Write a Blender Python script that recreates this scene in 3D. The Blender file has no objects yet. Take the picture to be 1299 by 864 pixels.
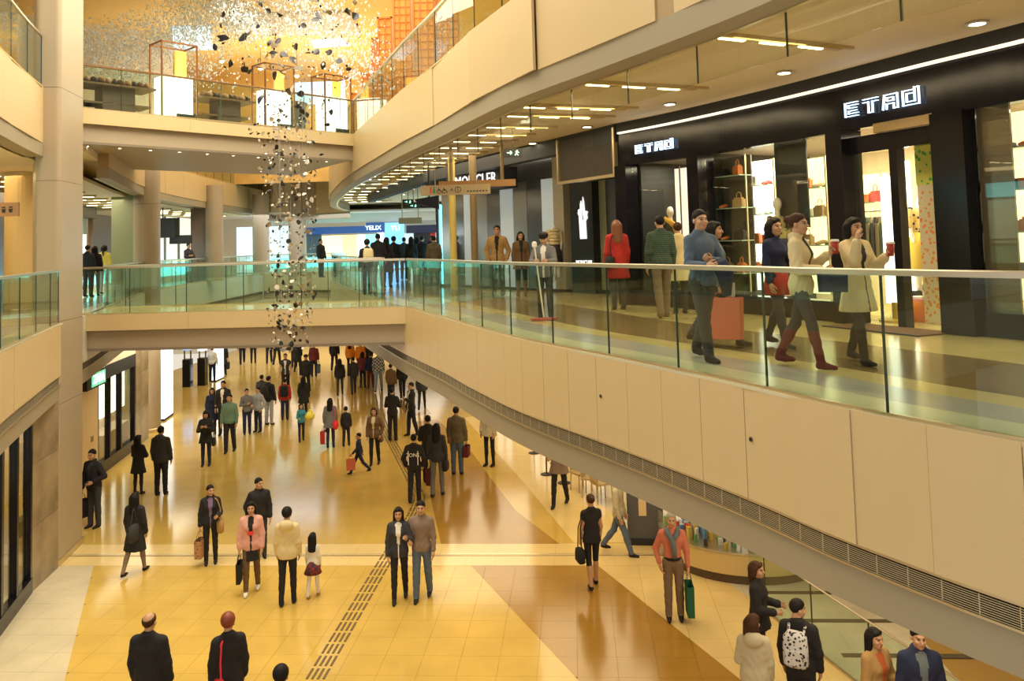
import bpy, math, random
import numpy as np
from mathutils import Matrix, Vector
SC = bpy.context.scene
COL = SC.collection
rad = math.radians

# ------------------------------------------------------------------ camera
F, PX, PY, ROLL, PITCH, CZ = 1050.0, 650.0, 245.0, 0.029, 0.06, 6.4
_c, _s = math.cos(PITCH), math.sin(PITCH)
_fw = np.array([0, _c, _s]); _u0 = np.array([0, -_s, _c]); _r0 = np.array([1.0, 0, 0])
_R = math.cos(ROLL)*_r0 - math.sin(ROLL)*_u0
_U = math.sin(ROLL)*_r0 + math.cos(ROLL)*_u0
cam = bpy.data.cameras.new('camera')
cam.sensor_fit = 'HORIZONTAL'; cam.sensor_width = 36.0
cam.lens = F/1299.0*36.0
cam.shift_x = 0.0
cam.shift_y = -(432.0-PY)/1299.0
cam.clip_end = 300
camo = bpy.data.objects.new('camera', cam); COL.objects.link(camo)
m = Matrix.Identity(4)
for i in range(3):
    m[i][0] = _R[i]; m[i][1] = _U[i]; m[i][2] = -_fw[i]
m[2][3] = CZ
camo.matrix_world = m
SC.camera = camo

def at(x, y, z):
    """point of the level plane z that the photograph shows at pixel x, y"""
    d = _fw + _R*(x-PX)/F - _U*(y-PY)/F
    t = (z-CZ)/d[2]
    return np.array([0, 0, CZ]) + d*t
def atd(x, y, Y):
    d = _fw + _R*(x-PX)/F - _U*(y-PY)/F
    return np.array([0, 0, CZ]) + d*(Y/d[1])

# ------------------------------------------------------------------ world, view, lights
w = bpy.data.worlds.new('world'); SC.world = w; w.use_nodes = True
bg = w.node_tree.nodes['Background']
bg.inputs[0].default_value = (1.0, 0.90, 0.74, 1); bg.inputs[1].default_value = 0.75
SC.view_settings.view_transform = 'Standard'; SC.view_settings.look = 'None'
SC.view_settings.gamma = 1.0; SC.view_settings.use_curve_mapping = False
SC.view_settings.exposure = 0.15
SC.cycles.max_bounces = 7; SC.cycles.diffuse_bounces = 3; SC.cycles.glossy_bounces = 3
SC.cycles.transparent_max_bounces = 24; SC.cycles.transmission_bounces = 4
SC.cycles.caustics_reflective = False; SC.cycles.caustics_refractive = False
SC.cycles.sample_clamp_indirect = 6.0

def area(name, loc, sx, sy, power, col=(1, .82, .55), rot=(0, 0, 0), spread=180):
    l = bpy.data.lights.new(name, 'AREA'); l.shape = 'RECTANGLE'; l.size = sx; l.size_y = sy
    l.energy = power; l.color = col; l.spread = rad(spread)
    o = bpy.data.objects.new(name, l); COL.objects.link(o)
    o.location = loc; o.rotation_euler = rot
    return o
# area lights of each storey; the added fills are marked
WARM = (1, .80, .50)
area('atrium_roof_light', (-4.5, 16.0, 15.3), 8, 14, 2300, (1, .88, .66))
area('atrium_roof_light', (-6.5, 34.0, 15.3), 8, 16, 1400, (1, .86, .62))
area('upper_hall_fill', (-12.5, 36.5, 10.3), 7, 1.0, 420, (1, .84, .55), (math.pi, 0, 0))  # added upward fill that brightens the roof and walls of the upper hall
area('upper_hall_fill', (-8.0, 39.0, 10.3), 5, 1.0, 260, (1, .80, .45), (math.pi, 0, 0))  # second added fill, weaker near the lattice screens
area('mezzanine_ceiling_light', (3.2, 11.0, 8.9), 1.2, 5, 130, (1, .80, .48), (0, 0, rad(22)))
area('mezzanine_ceiling_light', (0.8, 17.0, 8.9), 1.2, 5, 130, (1, .80, .48), (0, 0, rad(22)))
area('mezzanine_ceiling_light', (-1.6, 25.0, 8.9), 2.0, 8, 150, (1, .84, .58), (0, 0, rad(20)))
area('mezzanine_ceiling_light', (-13.0, 17.0, 8.4), 2, 8, 160, (1, .72, .35))
area('mezzanine_ceiling_light', (-15.5, 29.0, 8.4), 2.5, 9, 200, (1, .86, .6))
area('mezzanine_ceiling_light', (-9.0, 47.5, 8.4), 12, 4, 420, (.86, .93, 1))
area('ground_fill_light', (4.2, 10.5, 3.35), 2.5, 7, 130, (1, .84, .56))  # unseen fills under the slabs, added to light the ground floor
area('ground_fill_light', (1.6, 18.5, 3.35), 2.5, 8, 150, (1, .82, .5))
area('ground_fill_light', (-1.2, 28.0, 3.35), 3, 10, 200, (1, .84, .56))
area('ground_fill_light', (-12.5, 27.0, 3.35), 1.5, 9, 120, (1, .86, .62))
area('ground_fill_light', (-9.7, 13.2, 3.3), 1.0, 5, 90, (1, .84, .56), (0, 0, rad(15)))  # added to brighten the shop interior at the left edge
area('ground_fill_light', (-12.9, 24.5, 3.3), .8, 5, 70, (1, .88, .62), (0, 0, rad(8)))  # added inside the shop beyond the column to brighten its windows
area('ground_fill_light', (-10.5, 50.0, 3.35), 12, 9, 500, (1, .90, .74))

# ------------------------------------------------------------------ materials
MATS = {}
def mat(name, col, rough=.5, metal=0, emit=0, ecol=None, noise=0, nscale=8, spec=.5, bump=0, coat=0):
    if name in MATS: return MATS[name]
    m = bpy.data.materials.new(name); m.use_nodes = True
    nt = m.node_tree; b = nt.nodes['Principled BSDF']
    b.inputs['Base Color'].default_value = (*col, 1); b.inputs['Roughness'].default_value = rough
    b.inputs['Metallic'].default_value = metal; b.inputs['Specular IOR Level'].default_value = spec
    if coat: b.inputs['Coat Weight'].default_value = coat; b.inputs['Coat Roughness'].default_value = .05
    if emit:
        b.inputs['Emission Color'].default_value = (*(ecol or col), 1); b.inputs['Emission Strength'].default_value = emit
    if noise or bump:
        tc = nt.nodes.new('ShaderNodeTexCoord'); n = nt.nodes.new('ShaderNodeTexNoise')
        n.inputs['Scale'].default_value = nscale; n.inputs['Detail'].default_value = 4
        nt.links.new(tc.outputs['Object'], n.inputs['Vector'])
        if noise:
            r = nt.nodes.new('ShaderNodeValToRGB')
            r.color_ramp.elements[0].position = .3; r.color_ramp.elements[1].position = .7
            r.color_ramp.elements[0].color = (*[max(0, c*(1-noise)) for c in col], 1)
            r.color_ramp.elements[1].color = (*[min(1, c*(1+noise)) for c in col], 1)
            nt.links.new(n.outputs['Fac'], r.inputs['Fac']); nt.links.new(r.outputs['Color'], b.inputs['Base Color'])
        if bump:
            bp = nt.nodes.new('ShaderNodeBump'); bp.inputs['Strength'].default_value = bump; bp.inputs['Distance'].default_value = .01
            nt.links.new(n.outputs['Fac'], bp.inputs['Height']); nt.links.new(bp.outputs['Normal'], b.inputs['Normal'])
    MATS[name] = m
    return m
def glass(name, tint, refl=.12, rough=.0):
    if name in MATS: return MATS[name]
    m = bpy.data.materials.new(name); m.use_nodes = True; nt = m.node_tree
    nt.nodes.remove(nt.nodes['Principled BSDF']); out = nt.nodes['Material Output']
    t = nt.nodes.new('ShaderNodeBsdfTransparent'); t.inputs[0].default_value = (*tint, 1)
    g = nt.nodes.new('ShaderNodeBsdfGlossy'); g.inputs['Roughness'].default_value = rough
    fr = nt.nodes.new('ShaderNodeLayerWeight'); fr.inputs['Blend'].default_value = .5
    pw = nt.nodes.new('ShaderNodeMath'); pw.operation = 'POWER'; pw.inputs[1].default_value = 5
    ma = nt.nodes.new('ShaderNodeMath'); ma.operation = 'MULTIPLY_ADD'; ma.inputs[1].default_value = .8; ma.inputs[2].default_value = refl*.35
    ma.use_clamp = True
    mx = nt.nodes.new('ShaderNodeMixShader')
    nt.links.new(fr.outputs['Facing'], pw.inputs[0]); nt.links.new(pw.outputs[0], ma.inputs[0]); nt.links.new(ma.outputs[0], mx.inputs[0])
    nt.links.new(t.outputs[0], mx.inputs[1]); nt.links.new(g.outputs[0], mx.inputs[2]); nt.links.new(mx.outputs[0], out.inputs[0])
    MATS[name] = m
    return m
def tiled(name, col, joint, size, rough, ang, noise=.06, off=(0, 0)):
    """polished stone: cloudy colour and hairline joints on a square grid in floor coordinates"""
    if name in MATS: return MATS[name]
    m = bpy.data.materials.new(name); m.use_nodes = True; nt = m.node_tree; b = nt.nodes['Principled BSDF']
    b.inputs['Roughness'].default_value = rough
    geo = nt.nodes.new('ShaderNodeNewGeometry'); mp = nt.nodes.new('ShaderNodeMapping'); mp.vector_type = 'POINT'
    mp.inputs['Rotation'].default_value = (0, 0, ang); mp.inputs['Location'].default_value = (off[0], off[1], 0)
    nt.links.new(geo.outputs['Position'], mp.inputs['Vector'])
    br = nt.nodes.new('ShaderNodeTexBrick'); br.offset = 0; br.squash = 1
    br.inputs['Scale'].default_value = 1; br.inputs['Brick Width'].default_value = size; br.inputs['Row Height'].default_value = size
    br.inputs['Mortar Size'].default_value = .006; br.inputs['Mortar Smooth'].default_value = .2
    n = nt.nodes.new('ShaderNodeTexNoise'); n.inputs['Scale'].default_value = 1.3; n.inputs['Detail'].default_value = 6
    nt.links.new(mp.outputs[0], br.inputs['Vector']); nt.links.new(geo.outputs['Position'], n.inputs['Vector'])
    r = nt.nodes.new('ShaderNodeValToRGB')
    r.color_ramp.elements[0].position = .3; r.color_ramp.elements[1].position = .7
    r.color_ramp.elements[0].color = (*[c*(1-noise) for c in col], 1); r.color_ramp.elements[1].color = (*[min(1, c*(1+noise)) for c in col], 1)
    nt.links.new(n.outputs['Fac'], r.inputs['Fac'])
    nt.links.new(r.outputs[0], br.inputs['Color1']); nt.links.new(r.outputs[0], br.inputs['Color2'])
    br.inputs['Mortar'].default_value = (*joint, 1)
    nt.links.new(br.outputs['Color'], b.inputs['Base Color'])
    MATS[name] = m
    return m
def patterned(name, kind, c1, c2, scale, rough=.8, vec=(1, 1, 1)):
    if name in MATS: return MATS[name]
    m = bpy.data.materials.new(name); m.use_nodes = True; nt = m.node_tree; b = nt.nodes['Principled BSDF']
    b.inputs['Roughness'].default_value = rough
    tc = nt.nodes.new('ShaderNodeTexCoord'); mp = nt.nodes.new('ShaderNodeMapping'); mp.inputs['Scale'].default_value = vec
    nt.links.new(tc.outputs['Object'], mp.inputs[0])
    r = nt.nodes.new('ShaderNodeValToRGB'); r.color_ramp.interpolation = 'CONSTANT'
    r.color_ramp.elements[1].position = .5
    r.color_ramp.elements[0].color = (*c1, 1); r.color_ramp.elements[1].color = (*c2, 1)
    if kind == 'checker':
        t = nt.nodes.new('ShaderNodeTexChecker'); t.inputs['Scale'].default_value = scale; o = t.outputs['Fac']
    elif kind == 'stripe':
        t = nt.nodes.new('ShaderNodeTexWave'); t.wave_type = 'BANDS'; t.bands_direction = 'Z'; t.inputs['Scale'].default_value = scale; o = t.outputs['Fac']
    else:
        t = nt.nodes.new('ShaderNodeTexVoronoi'); t.inputs['Scale'].default_value = scale; o = t.outputs['Distance']; r.color_ramp.elements[1].position = .35
    nt.links.new(mp.outputs[0], t.inputs['Vector']); nt.links.new(o, r.inputs['Fac']); nt.links.new(r.outputs[0], b.inputs['Base Color'])
    MATS[name] = m
    return m

M_FASCIA = mat('painted_fascia_panel', (.62, .47, .25), .42, noise=.03, nscale=.7)
M_BAND = mat('grey_beige_band', (.34, .285, .19), .5)
M_JNT = mat('panel_joint', (.40, .28, .14), .7)
M_BACK = mat('shadow_gap', (.02, .015, .01), .9)
M_BRASS = mat('champagne_metal', (.62, .50, .30), .3, .7)
M_SLAT = mat('grille_slat', (.58, .48, .30), .4, .3)
M_STEEL = mat('brushed_steel', (.62, .57, .48), .3, .9)
M_DSTEEL = mat('dark_joint', (.03, .035, .03), .4)
M_GLASS = glass('rail_glass', (.87, .945, .895), .12)
M_WGLASS = glass('window_glass', (.93, .95, .92), .12)
M_EDGE = mat('green_glass_edge', (.018, .045, .035), .2)
M_CEIL = mat('warm_ceiling', (.78, .66, .46), .7, noise=.02, nscale=.5)
M_BLACK = mat('black_lacquer', (.009, .008, .011), .14, spec=.22)
M_BLACKM = mat('matt_black', (.02, .02, .022), .6)
M_COL = mat('column_panel', (.40, .32, .22), .38, noise=.05, nscale=.6)
M_CREAM = mat('cream_wall', (.80, .70, .52), .6)
M_MARBLE = mat('brown_stone', (.30, .23, .15), .25, noise=.35, nscale=1.6)
M_WHITE = mat('white_paint', (.85, .84, .80), .5)
M_GOLD = mat('golden_wall', (.80, .52, .18), .4, noise=.12, nscale=1.2)
M_LAMP = mat('lit_tube', (1, .9, .6), .5, emit=9, ecol=(1, .84, .45))
M_DOWN = mat('lit_downlight', (1, .95, .8), .5, emit=14, ecol=(1, .9, .65))
M_LBOX = mat('lit_white_panel', (1, .97, .85), .5, emit=2.6, ecol=(1, .95, .78))
M_CYAN = mat('lit_cyan_panel', (.3, .8, .8), .5, emit=2.2, ecol=(.16, .78, .88))
M_BLUE = mat('lit_blue_panel', (.2, .5, .9), .5, emit=1.5, ecol=(.15, .45, .95))
M_COOL = mat('lit_cool_white', (.9, .97, 1), .5, emit=2.0, ecol=(.85, .96, 1))
M_AMBER = mat('lit_amber_panel', (1, .75, .35), .5, emit=1.6, ecol=(1, .72, .32))
M_SKYP = mat('skylight_pane', (.55, .8, 1), .3, emit=.8, ecol=(.38, .70, 1))

# ------------------------------------------------------------------ mesh helpers
class MB:
    def __init__(s): s.v = []; s.f = []; s.m = []
    def add(s, vs, fs, mi=0):
        o = len(s.v); s.v += [tuple(map(float, p)) for p in vs]; s.f += [tuple(i+o for i in f) for f in fs]; s.m += [mi]*len(fs); return s
    def box(s, c, d, rz=0, mi=0):
        x, y, z = d[0]/2, d[1]/2, d[2]/2; cs, sn = math.cos(rz), math.sin(rz)
        vs = [(c[0]+a*x*cs-b*y*sn, c[1]+a*x*sn+b*y*cs, c[2]+e*z) for a, b, e in
              ((-1,-1,-1),(1,-1,-1),(1,1,-1),(-1,1,-1),(-1,-1,1),(1,-1,1),(1,1,1),(-1,1,1))]
        return s.add(vs, [(0,3,2,1),(4,5,6,7),(0,1,5,4),(1,2,6,5),(2,3,7,6),(3,0,4,7)], mi)
    def prism(s, poly, z0, z1, mi=0):
        a = sum(poly[i][0]*poly[(i+1) % len(poly)][1]-poly[(i+1) % len(poly)][0]*poly[i][1] for i in range(len(poly)))
        if a < 0: poly = poly[::-1]
        n = len(poly)
        vs = [(x, y, z0) for x, y in poly]+[(x, y, z1) for x, y in poly]
        fs = [tuple(range(n))[::-1], tuple(range(n, 2*n))]+[(i, (i+1) % n, n+(i+1) % n, n+i) for i in range(n)]
        return s.add(vs, fs, mi)
    def tube(s, path, r, n=8, mi=0, cap=True):
        path = [np.array(p, float) for p in path]; rs = r if isinstance(r, (list, tuple)) else [r]*len(path)
        vs = []; prev = None
        for i, p in enumerate(path):
            t = path[min(i+1, len(path)-1)]-path[max(i-1, 0)]; t = t/(np.linalg.norm(t)+1e-9)
            u = np.cross(t, (0, 0, 1) if abs(t[2]) < .9 else (1, 0, 0))
            if prev is not None: u = prev-t*(prev@t)
            u /= np.linalg.norm(u)+1e-9; prev = u; q = np.cross(t, u)
            vs += [tuple(p+rs[i]*(math.cos(2*math.pi*k/n)*u+math.sin(2*math.pi*k/n)*q)) for k in range(n)]
        fs = [(i*n+k, i*n+(k+1) % n, (i+1)*n+(k+1) % n, (i+1)*n+k) for i in range(len(path)-1) for k in range(n)]
        if cap: fs += [tuple(range(n))[::-1], tuple(range((len(path)-1)*n, len(path)*n))]
        return s.add(vs, fs, mi)
    def lathe(s, prof, c=(0, 0, 0), n=16, mi=0):
        vs = [(c[0]+r*math.cos(2*math.pi*k/n), c[1]+r*math.sin(2*math.pi*k/n), c[2]+z) for r, z in prof for k in range(n)]
        fs = [(i*n+k, i*n+(k+1) % n, (i+1)*n+(k+1) % n, (i+1)*n+k) for i in range(len(prof)-1) for k in range(n)]
        fs += [tuple(range(n))[::-1], tuple(range((len(prof)-1)*n, len(prof)*n))]
        return s.add(vs, fs, mi)
    def sweep(s, pts, nrm, prof, mi=0, closed=True):
        """prof: (offset along the normal, z) loop carried along a plan curve"""
        n = len(prof)
        vs = [(p[0]+q[0]*o, p[1]+q[1]*o, z) for p, q in zip(pts, nrm) for o, z in prof]
        rng = range(n) if closed else range(n-1)
        fs = [(i*n+k, i*n+(k+1) % n, (i+1)*n+(k+1) % n, (i+1)*n+k) for i in range(len(pts)-1) for k in rng]
        if closed and n > 2: fs += [tuple(range(n))[::-1], tuple(range((len(pts)-1)*n, len(pts)*n))]
        return s.add(vs, fs, mi)
def mesh(mb, mats, smooth=False, name='mesh'):
    me = bpy.data.meshes.new(name); me.from_pydata(mb.v, [], mb.f)
    for q in (mats if isinstance(mats, (list, tuple)) else [mats]): me.materials.append(q)
    if any(mb.m): me.polygons.foreach_set('material_index', mb.m)
    if smooth: me.polygons.foreach_set('use_smooth', [True]*len(me.polygons))
    me.update()
    return me
def obj(name, mb, mats, parent=None, smooth=False, kind=None, label=None, cat=None, group=None, loc=None, rz=None):
    me = mb if isinstance(mb, bpy.types.Mesh) else mesh(mb, mats, smooth, name)
    o = bpy.data.objects.new(name, me); COL.objects.link(o)
    if parent is not None: o.parent = parent
    if loc is not None: o.location = loc
    if rz is not None: o.rotation_euler = (0, 0, rz)
    return tag(o, label, cat, group, kind)
def tag(o, label=None, cat=None, group=None, kind=None):
    if label: o['label'] = label
    if cat: o['category'] = cat
    if group: o['group'] = group
    if kind: o['kind'] = kind
    return o
def thing(name, label, cat, loc=(0, 0, 0), rz=0, group=None, kind=None):
    o = bpy.data.objects.new(name, None); COL.objects.link(o); o.location = loc; o.rotation_euler = (0, 0, rz); o.empty_display_size = .1
    return tag(o, label, cat, group, kind)
BOXM = {}
def unit_box(m):
    if m.name not in BOXM: BOXM[m.name] = mesh(MB().box((0, 0, 0), (1, 1, 1)), m, name='box')
    return BOXM[m.name]
def bx(name, c, d, m, parent=None, rz=0, **k):
    """one box piece with shared mesh data"""
    o = obj(name, unit_box(m), None, parent, **k); o.location = c; o.scale = d; o.rotation_euler = (0, 0, rz)
    return o

# ------------------------------------------------------------------ plan curves
class Curve:
    def __init__(s, pts, step=.17):
        P = [np.array(p, float) for p in pts]; out = []
        for i in range(len(P)-1):
            p0 = P[i-1] if i else 2*P[0]-P[1]; p1, p2 = P[i], P[i+1]; p3 = P[i+2] if i+2 < len(P) else 2*P[-1]-P[-2]
            n = max(2, int(np.linalg.norm(p2-p1)/step))
            for k in range(n):
                t = k/n
                out.append(.5*((2*p1)+(-p0+p2)*t+(2*p0-5*p1+4*p2-p3)*t*t+(-p0+3*p1-3*p2+p3)*t**3))
        out.append(P[-1]); s.p = np.array(out)
        s.s = np.concatenate([[0], np.cumsum(np.linalg.norm(np.diff(s.p, axis=0), axis=1))]); s.L = s.s[-1]
    def at(s, t): return np.array([np.interp(t, s.s, s.p[:, 0]), np.interp(t, s.s, s.p[:, 1])])
    def nrm(s, t):
        a, b = s.at(max(0, t-.25)), s.at(min(s.L, t+.25)); d = (b-a)/np.linalg.norm(b-a); return np.array([-d[1], d[0]])
    def ang(s, t):
        n = s.nrm(t); return math.atan2(-n[0], n[1])
    def pt(s, t, off=0): return s.at(t)+s.nrm(t)*off
    def seg(s, t0, t1, step=.4):
        n = max(1, int(math.ceil((t1-t0)/step-1e-6))); ts = [t0+(t1-t0)*k/n for k in range(n+1)]
        return [s.at(t) for t in ts], [s.nrm(t) for t in ts]
    def find(s, y): return float(np.interp(y, s.p[::-1, 1] if s.p[0, 1] > s.p[-1, 1] else s.p[:, 1], s.s[::-1] if s.p[0, 1] > s.p[-1, 1] else s.s))
# right-hand atrium edge (far to near), shop line behind it, left-hand edge (near to far)
E_ = Curve([(-9.8,48),(-9.4,43),(-8.4,38),(-7.2,33.5),(-5.9,29),(-4.6,25),(-3.45,21.7),(-2.5,19.0),(-1.45,16.25),(-.74,14.2),(.05,12.16),(1.08,10.1),(1.68,8.87),(2.16,7.83),(2.5,6.97),(2.78,6.4),(3.07,5.86),(3.29,5.5),(3.8,4.7),(4.4,3.85),(5.1,2.9),(6.0,1.7)])
SF = Curve([(2.32,18.06),(3.24,16.68),(4.47,14.42),(5.41,12.39),(5.9,11.26),(6.41,10.16),(7.2,8.2),(7.9,6.0),(8.4,3.5),(8.6,0),(8.6,-3)])
L_ = Curve([(-5.6,7.5),(-6.7,10),(-7.66,12.38),(-8.44,14.5),(-9.32,17.0),(-10.2,20),(-11.8,25),(-13.2,29.6),(-14.1,34),(-14.75,40),(-15,46),(-15.1,50)])
Z1, Z2 = 5.0, 10.0
# ================================================================== STRUCTURE
FA = .0729
fu = np.array([math.cos(FA), -math.sin(FA)]); fv = np.array([math.sin(FA), math.cos(FA)])
def fw(a, b): return tuple(fu*a+fv*b)
T_GOLD = tiled('golden_stone', (.64, .425, .10), (.58, .37, .082), .6, .13, FA, .07)
T_PALE = tiled('pale_stone', (.80, .60, .26), (.68, .51, .22), .6, .14, FA, .06)
T_DARK = tiled('ochre_stone', (.40, .215, .032), (.34, .18, .028), .6, .16, FA, .08)
T_WHITE = tiled('white_marble', (.64, .555, .385), (.68, .59, .40), .6, .14, FA, .09)
T_MARB = tiled('grey_marble', (.72, .66, .52), (.45, .40, .30), .9, .14, FA, .16)
M_GROUT = mat('grout', (.46, .29, .08), .6)

# ---- ground floor
floor = obj('floor', MB().prism([fw(-22, 5), fw(14, 5), fw(14, 16.8), fw(-22, 16.8)], -.12, -.012), M_GROUT, kind='structure')
obj('golden_paving', MB().prism([fw(-22, 16.8), fw(14, 16.8), fw(14, 62), fw(-22, 62)], -.12, 0), T_GOLD, floor)
obj('pale_paving', MB().prism([fw(-22, 16.8), fw(14, 16.8), fw(14, 18.0), fw(-22, 18.0)], 0, .002), T_PALE, floor)
obj('metal_joint', MB().box((*fw(-2, 17.42), .003), (26, .035, .006), -FA), mat('bright_joint', (.95, .86, .62), .2, .6), floor)
obj('metal_joint', MB().box((*fw(-2, 17.33), .003), (26, .06, .006), -FA), mat('dull_joint', (.50, .40, .22), .3, .6), floor)
obj('ochre_paving', MB().prism([(-1.74, 18.17), (.79, 17.97), (-.13, 20.23), (-.80, 23.0), (-1.44, 25.8), (-2.2, 28.4), (-3.0, 30.9), (-3.9, 30.6), (-3.4, 28.4), (-2.9, 26), (-2.55, 23.6), (-2.25, 21.2)], 0, .0025), T_DARK, floor)
obj('ochre_paving', MB().prism([(-3.3, 31.9), (-4.2, 31.6), (-6.0, 38.5), (-5.0, 38.5)], 0, .0025), T_DARK, floor)
obj('pale_paving', MB().prism([(1.1, 18.02), (10, 17.4), (10, 40), (-2.0, 31), (-1.0, 27), (.1, 22.5)], 0, .0015), T_PALE, floor)
# single paving slabs in front of the cross strip, cut along the coloured fields
def clip(poly, p, q, keep_left):
    n = np.array([-(q[1]-p[1]), q[0]-p[0]]); sgn = 1 if keep_left else -1
    d = [sgn*float(n@(np.array(v)-p)) for v in poly]; out = []
    for i in range(len(poly)):
        j = (i+1) % len(poly)
        if d[i] >= 0: out.append(poly[i])
        if d[i]*d[j] < 0:
            t = d[i]/(d[i]-d[j]); out.append(tuple(np.array(poly[i])*(1-t)+np.array(poly[j])*t))
    return out if len(out) > 2 else []
def parea(p): return abs(sum(p[i][0]*p[(i+1) % len(p)][1]-p[(i+1) % len(p)][0]*p[i][1] for i in range(len(p))))/2
CUTS = [((-9.07, 18.02), (-6.96, 12.89)), ((-1.03, 16.91), (.77, 12.47)), ((1.49, 16.72), (3.0, 12.65)), ((3.75, 16.0), (5.4, 9.5))]
CUTS = [(np.array(a), np.array(b)) for a, b in CUTS]
def slabm(name, col, rough, noise): return mat(name, col, rough, noise=noise, nscale=1.3)
ZM = [slabm('white_slab', (.64, .555, .385), .14, .09), slabm('golden_slab', (.64, .425, .10), .13, .07), slabm('ochre_slab', (.40, .215, .032), .16, .08), slabm('pale_slab', (.80, .60, .26), .14, .06), slabm('grey_slab', (.72, .66, .52), .14, .16)]
tiles = []
for r in range(9):
    for cidx in range(-11, 16):
        a0 = -4.36+.6*cidx+.0; b0 = 16.8-.6*(r+1)
        ctr = np.array(fw(a0+.3, b0+.3))
        g = .0018
        sq = [fw(a0+g, b0+g), fw(a0+.6-g, b0+g), fw(a0+.6-g, b0+.6-g), fw(a0+g, b0+.6-g)]
        px = PX+F*ctr[0]/ctr[1]
        if px < -40 or px > 1340: continue
        rest = sq
        for k in range(5):
            if not rest: break
            if k < 4:
                piece = clip(rest, *CUTS[k], False); rest = clip(rest, *CUTS[k], True)
            else: piece = rest
            if piece and parea(piece) > .002: tiles.append((np.linalg.norm(ctr), k, piece, parea(piece)))
tiles.sort(key=lambda t: (-t[3] > -.02, t[0]))
late = [MB() for _ in range(5)]
for i, (d, k, poly, ar) in enumerate(tiles):
    if i < 290: obj('tile', MB().prism(poly, -.012, 0), ZM[k], floor)
    else: late[k].prism(poly, -.012, 0)
for k, mb in enumerate(late):
    if mb.v: obj('tile', mb, ZM[k], floor, kind='stuff')
# marble with dark inlays inside the glass balustrade, right
M_INLAY = mat('dark_inlay', (.10, .085, .065), .2, noise=.3, nscale=3)
for b, a0 in ((16.35, 2.6), (15.55, 3.1), (14.45, 3.45), (13.3, 3.75), (12.3, 4.0)):
    bx('inlay_strip', (*fw(a0+3.2, b), .0), (6.2, .13, .006), M_INLAY, floor, -FA)
obj('white_paving', MB().prism([(2.9, 17.1), (12, 16.4), (12, 28), (3.5, 26), (1.8, 21)], 0, .003), T_WHITE, floor)

# ---- tactile guide strip
tac = thing('tactile_strip', 'dark dashed tactile guide strip running along the golden floor', 'guide strip', (*fw(-4.06, 12.4), 0))
TC = Curve([fw(-4.06, 11.6), fw(-4.06, 16), fw(-4.06, 20.5), (-2.85, 22.6), (-3.64, 25.6), (-4.84, 30.1), (-5.78, 34.6), (-6.6, 39)])
M_TAC = mat('tactile_bar', (.16, .105, .04), .45)
s = .1
while s < TC.L-.3:
    for k in range(4):
        p = TC.pt(s+.15, (k-1.5)*.085)
        if p[1] < 33 or k % 2 == 0:
            o = bx('guide_bar', (p[0]-tac.location.x, p[1]-tac.location.y, .004), (.036, .30, .010), M_TAC, tac, TC.ang(s+.15)+math.pi/2)
    s += .385

# ---- generic edge assembly
TRIM = [0]
def fascia(C, t0, t1, z, h, pw, off=0, grille=False, band=.31, slats=9, bars=False, M=None):
    """balcony face: single panels on a dark backing, slatted air grille and grey downstand band"""
    TRIM[0] += 1
    P, N = C.seg(t0, t1)
    bot = z-h-(.19 if grille else 0)-band
    tr = obj('trim_%d' % TRIM[0], MB().sweep(P, N, [(off+.035, z-.01), (off+.035, z-h), (off+.30, z-h), (off+.30, z-.01)]), M_JNT, kind='structure')
    if grille: obj('grille_back', MB().sweep(P, N, [(off+.05, z-h), (off+.05, bot+band), (off+.30, bot+band), (off+.30, z-h)]), M_BACK, tr)
    n = max(1, round((t1-t0)/pw)); ww = (t1-t0)/n
    for k in range(n):
        t = t0+(k+.5)*ww; p = C.pt(t, off+.02)
        bx('panel', (p[0], p[1], z-h/2), (ww-.006, .04, h), M or M_FASCIA, tr, C.ang(t)+math.pi)
    if grille:
        zz = z-h
        obj('grille_trim', MB().sweep(P, N, [(off-.004, zz), (off-.004, zz-.018), (off+.03, zz-.018), (off+.03, zz)]), M_BRASS, tr)
        for k in range(slats):
            za = zz-.03-(k+.5)*(.145/slats)
            obj('slat', MB().sweep(P, N, [(off+.004, za-.0022), (off+.004, za+.0022), (off+.012, za+.0022), (off+.012, za-.0022)]), M_SLAT, tr)
        obj('grille_trim', MB().sweep(P, N, [(off-.006, zz-.175), (off-.006, zz-.192), (off+.03, zz-.192), (off+.03, zz-.175)]), M_BRASS, tr)
        if bars:
            nb = int((t1-t0)/.272)
            for k in range(nb):
                t = t1-(k+.5)*.272; p = C.pt(t, off+.012)
                if k < 70: bx('grille_bar', (p[0], p[1], zz-.1025), (.007, .008, .145), M_SLAT, tr, C.ang(t)+math.pi)
    if band:
        obj('band', MB().sweep(P, N, [(off+.03, bot+band), (off+.03, bot), (off+.34, bot), (off+.34, bot+band)]), M_BAND, tr)
        obj('band_lip', MB().sweep(P, N, [(off+.34, bot+.004), (off+.34, bot-.01), (off+.40, bot-.01), (off+.40, bot+.004)]), M_BRASS, tr)
    return tr
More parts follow.
